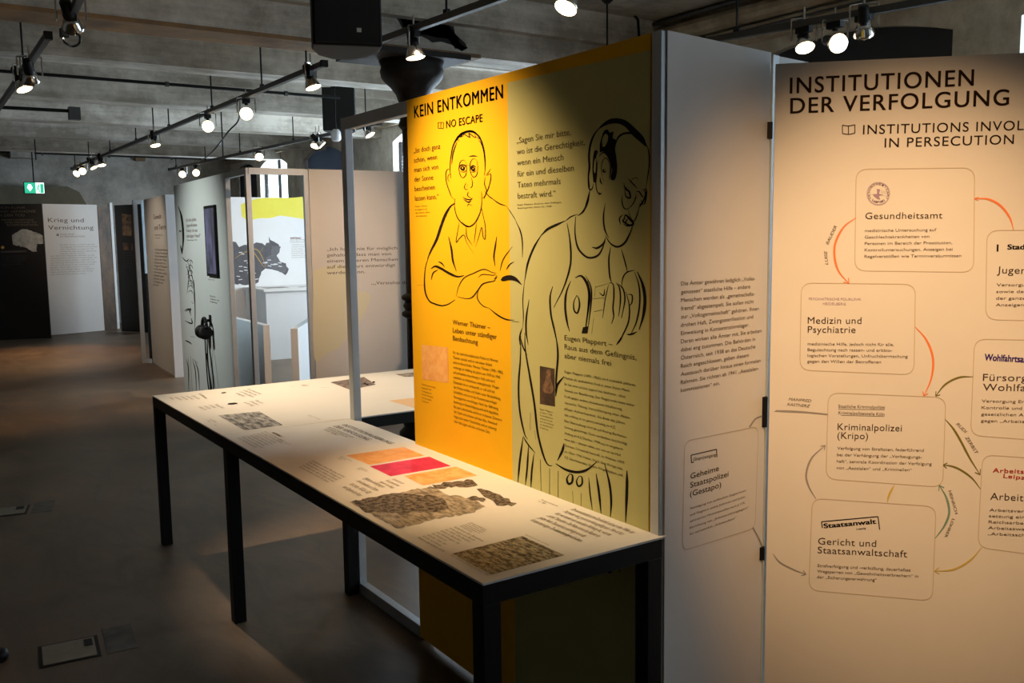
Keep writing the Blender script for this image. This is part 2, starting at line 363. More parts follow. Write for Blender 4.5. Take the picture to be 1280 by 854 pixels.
for k, (y0, y1) in enumerate(WINS):
    r = bpy.data.objects.new('window_%d' % (k+1), None); COL.objects.link(r); r.location = (6.1, y0, SILL); r['kind'] = 'structure'
    w = y1-y0; h = CRN-SILL; bm = bmesh.new()
    for a in (0, w/2-.0125, w-.025): box(bm, 0, .05, a, a+.025, 0, h)
    for z in ((0, h*.36, h*.72) if y0 != 16.0 else (0,)): box(bm, .002, .048, 0, w, z, z+.025)
    obj('window_frame', bm, M_BLACK, r)
    obj('pane', bx(.02, .03, .05, w-.05, .045, h), M_GLASS, r)
    if (y0, y1) == (13.6, 15.2): obj('blind', bx(-.03, -.01, .02, w-.02, .1, h+.0), M_BLIND, r)
    if (y0, y1) in ((3.6, 5.5), (17.65, 18.9)): obj('blind', bx(-.03, -.01, .02, w-.02, .1, h+.0), M_DARKWIN, r)
# cornice mouldings along the window wall
bm = bmesh.new(); tube(bm, (5.92, -5, 3.36), (5.92, 19.2, 3.36), .075, n=12); box(bm, 5.9, 6, -5, 19.3, 3.14, 3.26); struct('trim_1', bm, M_CREAM)
bm = bmesh.new(); tube(bm, (5.86, -5, 3.47), (5.86, 19.2, 3.47), .02, n=8); tube(bm, (5.88, -5, 3.22), (5.88, 19.2, 3.22), .012, n=8); struct('trim_2', bm, M_TRACK)
# cross beams, one object each
def beam(Y, d, zb, mtl, step=True):
    bm = bmesh.new(); box(bm, -7, 6, Y, Y+d, zb, CZ)
    if step: box(bm, -7, 6, Y-.1, Y, zb+.22, CZ); box(bm, -7, 6, Y+d, Y+d+.1, zb+.22, CZ)
    return struct('ceiling_beam', bm, mtl)
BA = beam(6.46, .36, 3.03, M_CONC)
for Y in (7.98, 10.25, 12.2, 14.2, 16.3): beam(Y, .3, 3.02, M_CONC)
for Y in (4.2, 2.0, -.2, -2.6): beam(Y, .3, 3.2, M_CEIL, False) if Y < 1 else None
obj('soffit_board', bx(-7, 3.95, 6.45, 6.8, 3.0, 3.029), M_OCHRE, BA)
fa = Face((0, 6.459, 0), (1, 0, 0)); bm = bmesh.new()
blob(bm, fa, [(500, 24), (520, 22), (545, 26), (562, 32), (568, 40), (580, 52), (586, 62), (574, 62), (564, 56), (552, 54), (540, 52), (526, 46), (512, 40), (504, 32)], 0, rough=4)
blob(bm, fa, [(487, 14), (505, 20), (520, 17), (540, 24), (556, 28), (566, 34), (570, 44), (578, 56), (584, 61), (578, 63), (568, 60), (560, 50), (548, 47), (535, 44), (518, 46), (505, 38), (498, 28)], 0, rough=3)
for v in bm.verts: v.co = Vector((v.co.x, 6.458, v.co.y))
obj('bare_patch', bm, M_IRON, BA)
# fixtures on the far wall
tag(obj('wall_bracket', bx(*[c for c in (aty(12, 176, 19.0).x, aty(42, 176, 19.0).x)], 19.0, 19.3, aty(20, 197, 19.0).z, aty(20, 155, 19.0).z), M_WALL), 'whitewashed concrete block on the far wall under the ceiling', 'block')
p = [aty(x, y, 19.2) for x, y in ((166, 163), (178, 163), (182, 201), (170, 201))]
bm = bmesh.new(); A = [bm.verts.new(v) for v in p]; B = [bm.verts.new(v+Vector((0, .09, 0))) for v in p]
bm.faces.new(A); bm.faces.new(B[::-1])
for i in range(4): bm.faces.new((A[i], B[i], B[(i+1) % 4], A[(i+1) % 4]))
tag(obj('timber_board', bm, M_OCHRE), 'short brown timber board fixed upright high on the far wall', 'board')
arch = [aty(x, y, 19.15) for x, y in ((-60, 262), (-40, 240), (8, 233), (84, 233), (99, 240), (112, 262))]
bm = bmesh.new(); A = [bm.verts.new(v) for v in arch]; B = [bm.verts.new(v+Vector((0, .14, 0))) for v in arch]; bm.faces.new(A); bm.faces.new(B[::-1])
for i in range(len(A)): j = (i+1) % len(A); bm.faces.new((A[i], B[i], B[j], A[j]))
struct('trim_3', bm, mat('olive_plaster', (.2, .17, .11), .8, noise=((.14, .12, .08), 4, .2)))
# pipes
def pipe(pts, r, label, m=M_BLACK, clips=True):
    bm = bmesh.new(); polytube(bm, pts, r, 8); o = tag(obj('pipe', bm, m), label, 'pipe')
    if clips:
        a, b = Vector(pts[0]), Vector(pts[-1]); L = (b-a).length; n = int(L/1.1)
        for i in range(n):
            c = a.lerp(b, (i+.5)/n); d = (b-a).normalized()*.015; bm = bmesh.new(); tube(bm, c-d, c+d, r*1.7, n=8); obj('pipe_clip', bm, M_TRACK, o)
    return o
pipe([(-5, 8.74, 3.0), (3.85, 8.74, 2.99)], .014, 'thin black pipe crossing the room below the second concrete beam')
pipe([(-5, 19.2, 3.24), (5.4, 19.2, 3.24)], .03, 'thick black pipe running along the top of the far wall')
q0 = atz(-40, 132, 2.97); q1 = atz(92, 139, 2.97); pp = pipe([q0, q1], .018, 'short black conduit ending in a grey junction box, at upper left', clips=False)
obj('junction_box', bx(q1.x-.05, q1.x+.06, q1.y-.05, q1.y+.05, q1.z-.09, q1.z+.04), M_TRACK, pp)
q0 = aty(725, 2, 6.3); q1 = aty(790, 15, 6.3)
pipe([q0, q1, q1+Vector((.07, 0, -.06)), q1+Vector((.09, 0, -.3))], .012, 'bent black conduit on the beam above the khaki print', clips=False)
# ================================================================== COLUMN
cx, cy = 3.43, 6.42
col = empty('cast_iron_column', (cx, cy, 0), 'black cast iron column with a flared capital carrying the ceiling beam', 'column')
bm = bmesh.new(); lathe(bm, [(.17, 0), (.17, .06), (.13, .1), (.15, .16), (.11, .2), (.135, .27), (.1, .32)]); obj('base', bm, M_IRON, col, True)
bm = bmesh.new(); lathe(bm, [(.094, .32), (.088, 1.0), (.086, 2.45)]); obj('shaft', bm, M_IRON, col, True)
bm = bmesh.new()
for z in (1.0, 1.13): lathe(bm, [(.09, z-.035), (.125, z-.012), (.125, z+.012), (.09, z+.035)])
lathe(bm, [(.092, 1.02), (.115, 1.065), (.092, 1.11)]); obj('ring_moulding', bm, M_IRON, col, True)
bm = bmesh.new(); lathe(bm, [(.09, 2.42), (.115, 2.45), (.1, 2.5), (.11, 2.6), (.105, 2.62), (.125, 2.68), (.165, 2.735), (.21, 2.775), (.235, 2.81), (.245, 2.86), (.235, 2.89), (.25, 2.93)]); obj('capital', bm, M_IRON, col, True)
obj('cap_plate', bx(-.5, .36, -.28, .28, 2.93, 2.97), M_IRON, col); obj('pad_timber', bx(-.62, .5, -.2, .2, 2.97, 3.0), M_OCHRE, col)
# ================================================================== MAIN PARTITION (yellow print + open bay)
YF, YN, HT = 3.74, 1.80, 2.11
F1 = Face((1.655, 3.145, 0), (0, -1, 0)); part = empty('exhibition_partition', F1.M, 'aluminium framed partition with yellow and khaki print, open bay at its left', 'partition')
def lbox(u0, u1, v0, v1, d0, d1): return bx(u0, u1, v0, v1, -d1, -d0)     # depth goes into the wall
W1 = 3.145-1.79
obj('upright_post', lbox(-.62, -.575, 0, HT, .003, .038), M_ALU, part, bevel=.002)
obj('upright_post', lbox(-.02, .03, 0, HT-.05, .016, .05), M_ALU, part, bevel=.002)
obj('upright_post', lbox(W1-.012, W1+.022, 0, HT, -.001, .017), M_ALU, part, bevel=.002)
obj('top_rail', lbox(-.575, -.0, HT-.05, HT, .003, .038), M_ALU, part, bevel=.002)
obj('bottom_rail', lbox(-.575, -.0, 0, .05, .003, .038), M_ALU, part, bevel=.002)
obj('print_board', lbox(0, W1-.018, .01, HT-.001, 0, .014), M_YEL, part)
P = Print(F1, part)
k0 = F1.P(637.6, 102.7); k1 = F1.P(817.6, 61.4); kx = F1.P(641, 600).x
bm = P['khaki_field', M_KHAKI].joined; bm.faces.new([bm.verts.new(v) for v in ((kx, .012, .0004), (W1-.0185, .012, .0004), (W1-.0185, k1.y, .0004), (kx, k0.y, .0004))])
ink = P['line_drawing', M_INK]
A = (510, 100, 150/854); B = (510, 250, 150/854)
for w, pts in [
 (11, [(305, 700), (300, 620), (310, 520), (330, 450), (365, 395), (410, 368), (450, 366), (495, 390), (525, 440), (545, 520), (550, 600), (545, 680)]),
 (16, [(335, 445), (370, 395), (420, 368), (470, 370), (510, 405)]), (7, [(365, 440), (352, 410), (385, 400), (375, 380)]), (7, [(395, 400), (400, 385), (440, 408), (435, 380), (480, 410), (475, 385)]),
 (7, [(500, 420), (530, 470), (545, 545), (548, 620)]), (5, [(480, 400), (520, 430), (540, 500)]), (8, [(350, 440), (322, 520), (312, 600)]),
 (6, [(305, 640), (285, 635), (270, 665), (275, 730), (295, 790), (310, 830), (330, 850)]), (4, [(310, 670), (290, 675), (285, 705), (300, 730)]),
 (6, [(550, 690), (545, 740), (560, 790), (545, 830), (530, 840)]), (6, [(560, 680), (590, 670), (585, 730), (565, 790), (540, 850)]), (4, [(555, 680), (575, 655), (590, 630)]),
 (8, [(435, 545), (465, 540), (495, 543)]), (5, [(415, 590), (395, 570), (370, 590), (365, 650), (385, 695), (410, 680), (418, 640), (415, 590)]),
 (5, [(490, 570), (465, 560), (445, 590), (445, 650), (465, 690), (490, 675), (497, 620), (490, 570)]), (9, [(360, 630), (380, 605), (410, 610), (420, 635)]), (9, [(440, 640), (460, 610), (485, 620)]),
 (14, [(385, 612), (400, 622), (392, 640), (378, 628), (388, 612)]), (13, [(460, 618), (474, 628), (466, 644), (454, 632), (464, 618)]), (4, [(370, 650), (400, 655), (418, 640)]), (4, [(448, 652), (470, 655), (488, 640)]), (5, [(418, 605), (445, 610)]),
 (5, [(450, 690), (460, 730), (455, 760), (440, 765)]), (5, [(415, 730), (402, 760), (410, 780), (425, 775)]), (5, [(425, 740), (420, 760)]), (5, [(432, 790), (425, 820), (440, 835), (455, 845)]), (4, [(425, 800), (420, 830)]),
 (7, [(545, 790), (580, 830), (620, 856)])]: ribbon(ink, F1, pts, w, T=A)
for w, pts in [
 (8, [(335, -10), (332, 50), (350, 120), (385, 165), (430, 190), (475, 165), (510, 100), (525, 30), (525, -60)]), (11, [(385, 160), (410, 182), (440, 190)]),
 (8, [(390, -22), (410, -8), (445, -2), (460, -15)]), (10, [(395, -5), (430, 15), (450, 5)]), (4, [(420, 45), (435, 30), (460, 45)]),
 (18, [(335, 22), (300, 50), (265, 110), (235, 190), (205, 280), (165, 360), (140, 420)]), (10, [(150, 400), (125, 480), (118, 580), (125, 660), (150, 715), (180, 735), (240, 752), (290, 740), (335, 710)]),
 (5, [(365, 160), (355, 220), (343, 300), (370, 270), (400, 250), (420, 305), (470, 385)]), (6, [(415, 190), (420, 260), (460, 325)]), (4, [(490, 160), (480, 230), (470, 310)]), (5, [(480, 335), (505, 260), (525, 195), (535, 260), (550, 275), (550, 180), (528, 80), (527, 60)]),
 (13, [(290, 262), (310, 350), (320, 430), (345, 508)]), (10, [(632, 262), (622, 330), (612, 400), (620, 470)]), (8, [(600, -10), (650, 25), (700, 42)]), (5, [(700, 42), (740, 100), (775, 160)]), (9, [(770, 155), (800, 220), (815, 300), (815, 410)]),
 (17, [(165, 490), (195, 472), (240, 490), (290, 520), (350, 545), (400, 538)]), (9, [(215, 440), (240, 450), (262, 478)]), (8, [(165, 570), (180, 520), (215, 495)]),
 (6, [(345, 685), (360, 620), (400, 555), (470, 520), (540, 493), (600, 515), (630, 520)]), (5, [(500, 555), (530, 530), (600, 535), (628, 530)]), (8, [(625, 545), (615, 575), (570, 585), (530, 600), (500, 640), (460, 690), (420, 702), (355, 690)]), (5, [(610, 560), (630, 555), (632, 535)]),
 (7, [(500, 640), (495, 700), (530, 750), (575, 770)]), (10, [(575, 768), (640, 820), (700, 850), (760, 856)]),
 (6, [(655, 505), (680, 420), (745, 330)]), (8, [(700, 495), (725, 460), (755, 440)]), (4, [(65, 607), (115, 607)])]: ribbon(ink, F1, pts, w, T=B)
blob(ink, F1, [(660, 570), (680, 545), (730, 535), (775, 555), (812, 606), (770, 580), (720, 570), (680, 578)], T=B)
C = (700, 130, 130/854)
blob(ink, F1, [(305, 220), (350, 165), (410, 125), (480, 118), (550, 140), (620, 200), (690, 275), (712, 350), (670, 320), (600, 260), (540, 190), (480, 162), (410, 165), (350, 190)], T=C)
blob(ink, F1, [(330, 400), (328, 340), (345, 270), (365, 220), (395, 212), (410, 235), (440, 228), (435, 280), (465, 300), (455, 370), (465, 440), (472, 530), (462, 600), (440, 628), (418, 610), (430, 540), (415, 460), (385, 405), (350, 392)], T=C)
blob(ink, F1, [(275, 640), (268, 520), (280, 400), (300, 380), (312, 395), (300, 440), (310, 520), (298, 640)], T=C)
kh = P['khaki_highlight', M_KHAKI]
blob(kh, F1, [(352, 350), (350, 290), (375, 245), (398, 265), (392, 310), (370, 350)], .0014, T=C); blob(kh, F1, [(280, 540), (285, 470), (298, 450), (296, 540), (288, 570)], .0014, T=C)
for w, pts in [
 (17, [(345, 180), (290, 240), (255, 320), (240, 420), (243, 520), (235, 600), (245, 680)]), (12, [(248, 500), (235, 590), (240, 690), (262, 700), (280, 650)]), (12, [(250, 700), (230, 780), (205, 850)]),
 (16, [(455, 340), (480, 275), (530, 242), (600, 245), (640, 290)]), (9, [(700, 310), (728, 380), (735, 480), (722, 600), (705, 700)]),
 (13, [(320, 430), (355, 400), (390, 420), (420, 500), (415, 580), (405, 620)]), (8, [(315, 450), (300, 560), (298, 680), (320, 740), (345, 735)]),
 (6, [(400, 600), (408, 520), (395, 460), (370, 445), (345, 490), (342, 560), (350, 600)]), (12, [(385, 545), (365, 560), (355, 545), (372, 535)]), (9, [(350, 600), (360, 640)]), (10, [(330, 600), (335, 640), (352, 662)]),
 (9, [(560, 610), (600, 655), (640, 695)]), (5, [(570, 650), (600, 615), (635, 608), (650, 630)]), (14, [(525, 650), (540, 700), (570, 720), (578, 770), (545, 760), (530, 700)]), (8, [(520, 680), (545, 690), (560, 720)]), (6, [(512, 770), (512, 820), (530, 860)]), (4, [(560, 860), (600, 820), (635, 760)]),
 (10, [(625, 722), (650, 720), (675, 755), (690, 770)]), (12, [(675, 710), (705, 700), (712, 740), (700, 810), (680, 830)]), (12, [(665, 790), (680, 810), (665, 830), (655, 850)])]: ribbon(ink, F1, pts, w, T=C)
D = (640, 240, 190/854)
for w, pts in [
 (10, [(438, 0), (425, 60), (400, 110), (370, 135)]), (6, [(370, 125), (330, 140), (300, 165)]), (14, [(300, 162), (250, 185), (200, 210), (165, 245)]), (11, [(170, 235), (125, 310), (90, 400), (72, 500)]), (5, [(72, 490), (62, 600), (65, 700), (62, 760)]),
 (11, [(358, 140), (355, 230), (370, 310), (405, 355), (440, 370), (485, 355), (512, 310), (515, 290)]), (12, [(450, 310), (480, 315), (515, 290), (525, 260)]), (8, [(490, 0), (495, 12), (505, 5)]),
 (10, [(310, 175), (325, 260), (332, 350), (325, 430), (290, 540), (235, 650)]), (9, [(525, 65), (515, 140), (522, 210), (545, 260)]), (11, [(525, 245), (555, 290), (595, 308), (635, 285), (665, 230), (680, 185)]),
 (6, [(620, 20), (620, 60), (635, 95), (665, 90)]), (6, [(650, 90), (670, 150), (690, 160), (710, 110), (718, 60)]), (9, [(720, 70), (740, 50), (752, 10), (740, -10)]), (6, [(665, 90), (690, 50), (700, 10)]),
 (12, [(628, 155), (640, 130), (665, 155), (682, 180), (650, 190), (628, 180)]), (7, [(625, 125), (605, 150), (612, 185)]), (9, [(640, 145), (625, 165), (660, 188)]), (9, [(655, 145), (640, 175), (680, 190)]),
 (9, [(555, 310), (545, 380), (550, 470), (560, 510)]), (7, [(615, 320), (635, 390), (650, 450)]),
 (12, [(330, 500), (305, 570), (300, 650), (310, 730), (325, 785)]), (15, [(355, 482), (390, 472), (420, 510), (435, 570), (430, 650), (412, 780)]), (8, [(413, 470), (440, 520), (448, 580), (440, 670), (425, 790)]), (6, [(425, 490), (437, 560), (430, 660), (418, 760)]),
 (9, [(365, 580), (348, 620), (350, 665), (368, 680), (380, 640), (376, 600), (365, 580)]), (6, [(470, 535), (540, 515)]), (5, [(470, 530), (465, 590)]), (7, [(490, 565), (515, 582), (522, 545)]), (7, [(455, 600), (520, 595)]), (7, [(460, 672), (515, 662)]), (5, [(510, 710), (525, 600), (545, 515)]),
 (8, [(545, 510), (570, 520), (573, 590), (568, 650), (572, 700), (560, 740)]), (8, [(585, 510), (605, 540), (610, 610), (600, 700)]), (8, [(595, 515), (625, 545), (635, 610), (615, 710)]), (5, [(460, 710), (448, 800)]),
 (8, [(640, 560), (660, 640), (655, 730), (620, 810), (600, 850)]), (7, [(615, 540), (625, 480), (650, 450), (690, 440)]), (9, [(690, 450), (715, 530), (718, 630), (700, 730), (668, 800)]), (18, [(705, 448), (735, 520), (748, 600), (740, 690), (715, 775)]), (10, [(645, 800), (670, 800), (705, 785)]), (7, [(650, 575), (675, 580), (675, 620), (660, 640)]),
 (10, [(230, 530), (215, 590), (220, 690), (240, 780), (255, 856)]), (10, [(97, 605), (82, 700), (80, 780), (92, 860)]), (10, [(0, 728), (40, 730)]), (8, [(60, 760), (45, 810), (45, 860)])]: ribbon(ink, F1, pts, w, T=D)
blob(ink, F1, [(400, 760), (430, 755), (425, 795), (392, 795)], T=D, smooth=False)
E_ = (640, 420, 240/854)
for w, pts in [
 (9, [(58, -15), (60, 60), (80, 180), (100, 300), (115, 430), (140, 530), (160, 572), (180, 578)]), (8, [(40, 0), (38, 100), (30, 220), (35, 330), (55, 430), (70, 460)]), (6, [(42, 15), (50, 50), (68, 85)]), (6, [(50, 445), (70, 480), (105, 522)]),
 (9, [(195, -10), (205, 80), (198, 180), (195, 270)]), (10, [(195, 270), (202, 220), (232, 180)]), (11, [(203, 555), (225, 510), (232, 478)]), (12, [(195, 568), (240, 595), (290, 606), (335, 595), (378, 560)]), (8, [(465, 40), (480, 20), (495, -5)]),
 (10, [(258, 612), (245, 635), (252, 658), (268, 650), (270, 622), (258, 612)]), (8, [(300, 622), (288, 645), (296, 668), (312, 658), (312, 630), (300, 622)]),
 (9, [(50, 450), (35, 560), (27, 655)]), (8, [(75, 480), (68, 590), (60, 665)]), (8, [(98, 525), (88, 610), (85, 680)]), (8, [(127, 550), (130, 690)]), (8, [(168, 590), (168, 705)]), (8, [(206, 600), (206, 722)]),
 (6, [(270, 690), (273, 745)]), (6, [(308, 700), (308, 758)]), (6, [(342, 630), (348, 700), (358, 775)]), (10, [(375, 612), (388, 700), (397, 790)]), (10, [(413, 570), (435, 660), (442, 740), (438, 805)]), (13, [(512, 598), (512, 680), (506, 830)]),
 (4, [(83, 340), (82, 420)]), (4, [(102, 420), (106, 460)])]: ribbon(ink, F1, pts, w, T=E_)
for pts in ([(758, 706), (762, 716), (768, 708)], [(770, 704), (776, 716)], [(774, 712), (786, 700)]): ribbon(ink, F1, pts, 2.2)
t = P['headline', M_INK]; line(t, F1, 'KEIN ENTKOMMEN', (518, 147.5), (629, 122.5), 14.5, bold=.014, track=1.1); line(t, F1, 'NO ESCAPE', (558, 160), (603.5, 152), 9, bold=.009, track=1.06); book_icon(t, F1, 548, 153, 6.5, 7.5, .55)
t = P['quotation', M_INKY]; para(t, F1, ['„Ist doch ganz', 'schön, wenn', 'man sich von', 'der Sonne', 'bescheinen', 'lassen kann.“'], (517.5, 191.5), (519, 251), (550.5, 186), 6.2)
para(t, F1, ['Werner Thümer –', 'Leben unter ständiger', 'Beobachtung'], (566, 405.5), (566.5, 425.5), (621, 411), 6)
para(t, F1, ['Werner Thümer', 'im Gespräch mit', 'dem Gericht, Akten', 'der Strafanstalt'], (519, 259), (520, 271), (537, 266), 1.8)
t = P['body_text', M_INKY]
para(t, F1, ['Für die nationalsozialistische Polizei ist Werner', 'Thümer asozial, weil er mit seiner Arbeit', 'nicht im Beruf bleibt. Werner Thümer (1905–1982)', 'verbringt als Häftling die Jahre von 1939 bis 1945', 'auf polizeiliche Anordnung in Haft und wird', 'mehrfach im Arbeitshaus untergebracht. Wegen', 'Diebstahls ist er vorbestraft, er soll sich bei', 'der Polizei melden und bleibt unter Beobachtung.', 'Schließlich wird er in das Konzentrationslager', 'Neuengamme verschleppt. Nach der Befreiung', 'beantragt er Entschädigung und wird abgelehnt.', 'Bis zum Lebensende wohnt er in kleinen Zimmern', 'der Stadt und arbeitet auf dem Bau. Niemand', 'fragt nach seiner Geschichte und er schweigt', 'über das Lager und die verlorene Zeit.'], (566.5, 442), (568, 528), (629, 473), 3.3)
t = P['caption', M_INKY]; para(t, F1, ['Anordnung der Polizei,', 'ausgestellt 1939', 'in Duisburg, mit', 'Stempel und Siegel', 'der Dienststelle', 'Stadtarchiv'], (527.5, 481), (528, 502), (545, 484), 1.7)
quad(P['document_print', photo_mat('old_document', (.78, .36, .1), (.85, .48, .16), 20)], F1, [(527, 431), (560, 434.5), (561, 479), (528, 474)])
t = P['quotation_khaki', M_INKK]
para(t, F1, ['„Sagen Sie mir bitte,', 'wo ist die Gerechtigkeit,', 'wenn ein Mensch', 'für ein und dieselben', 'Taten mehrmals', 'bestraft wird.“'], (646, 179.5), (647.5, 248.5), (731.5, 183), 7.2)
para(t, F1, ['Eugen Plappert, Brief aus dem Gefängnis', 'Bezirksgericht, Akten Nr. 1938'], (647, 257), (647.5, 261), (702, 255), 1.8)
para(t, F1, ['Eugen Plappert –', 'Raus aus dem Gefängnis,', 'aber niemals frei'], (706, 425), (706, 447.5), (796, 445), 6.2)
para(t, F1, ['Eugen Plappert (1891–1963) wird unehelich geboren', 'Mutter als uneheliches Kind in einer freien Mann.', 'Er hat eine schöne Jugend bei Stiefvater, ohne', 'Gesetz zur Bewährung. Der Regierende hatte keine', 'Kraft gegen andere Arbeitsamt Inhaftierung.', 'versuchte Tötung, Vernachlässigung einer Akten-', 'pfleger. Aufmerksamkeit. Am Ende des Jahres', 'das vollzog er ist gewissenhaftig im KZ.', 'Die Überstellung wird ab auf Antrag Buchenau.', 'hinweg genehmigt. Dann verbleiben beschuldigt', 'Anfang im KZ Dachau 1939 aus in ungelernt', 'neun Juli – damals nahm mir wie er im Hof.', 'Gestapo Schutzhaft bestraft. In Weimar 1939', 'an. Über 1945 Folter. Nach dem Kriege lebt', 'KZ Überlebenden. Eigene Wege bleiben still.'], (706, 466), (706, 573), (794.5, 492), 3)
t = P['photo_caption', M_INKK]; para(t, F1, ['Eugen Plappert', 'im Jahre 1938', 'Kriminalpolizei', 'Aufnahme bei', 'der Verhaftung', 'im Stadtarchiv', 'Duisburg'], (675, 512), (675.5, 535), (692, 514), 1.6)
quad(P['portrait_photo', photo_mat('portrait', (.02, .012, .008), (.1, .06, .035), 9, c=.12)], F1, [(675, 457.5), (693.5, 461), (694, 508.5), (675, 505)])
bm = P['portrait_figure', mat('portrait_tones', (.3, .17, .09), .6, noise=((.08, .05, .03), 50, .15))]
blob(bm, F1, [(683, 465), (686, 461.5), (689, 465), (688.5, 471), (690, 478), (692, 486), (689, 492), (680, 490), (678, 484), (682, 476)], .001)
P.done()
# ================================================================== TABLE
TZ = .797; X0, Y0 = 1.09, 1.755; WT = .585; YS = 3.775; YE = 4.985; XE = 2.95
TF = Face((X0, YE, TZ), (0, -1, 0), (1, 0, 0))
def leg(par, x, y, h): return obj('leg', bx(x, x+.05, y, y+.05, 0, h), M_BLACK, par, bevel=.0015)
tb = empty('display_table', (X0, Y0, 0), 'long narrow white-topped display table on black steel legs before the yellow print', 'table', None)
L1 = YS-Y0-.003
obj('tabletop', bx(0, WT, 0, L1, TZ-.006, TZ), M_TOP, tb, bevel=.001)
bm = bmesh.new(); zt = TZ-.006; za = zt-.05
box(bm, 0, .03, 0, L1, za, zt); box(bm, WT-.05, WT-.02, 0, L1, za, zt); box(bm, .03, WT-.05, 0, .03, za, zt); box(bm, .03, WT-.05, L1-.03, L1, za, zt); obj('table_frame', bm, M_BLACK, tb)
for x, y in ((.0, .0), (WT-.07, .0), (.0, L1-.05), (WT-.07, L1-.05)): leg(tb, x, y, za)
tb2 = empty('display_table', (X0, YS, 0), 'wide white-topped display table passing behind the bright aluminium post', 'table', None)
L2 = YE-YS; W2 = XE-X0
bm = bmesh.new(); prism(bm, [(0, 0), (W2, 0), (W2, L2), (0, L2)], TZ-.006, TZ); obj('tabletop', bm, M_TOP, tb2, bevel=.001)
bm = bmesh.new(); box(bm, 0, .03, 0, L2, za, zt); box(bm, W2-.03, W2, 0, L2, za, zt); box(bm, .03, W2-.03, .0, .03, za, zt); box(bm, .03, W2-.03, L2-.03, L2, za, zt); obj('table_frame', bm, M_BLACK, tb2)
for x, y in ((0, L2-.05), (W2-.05, L2-.05), (W2-.05, .05)): leg(tb2, x, y, za)
def tprint(face, root):
    return Print(face, root)
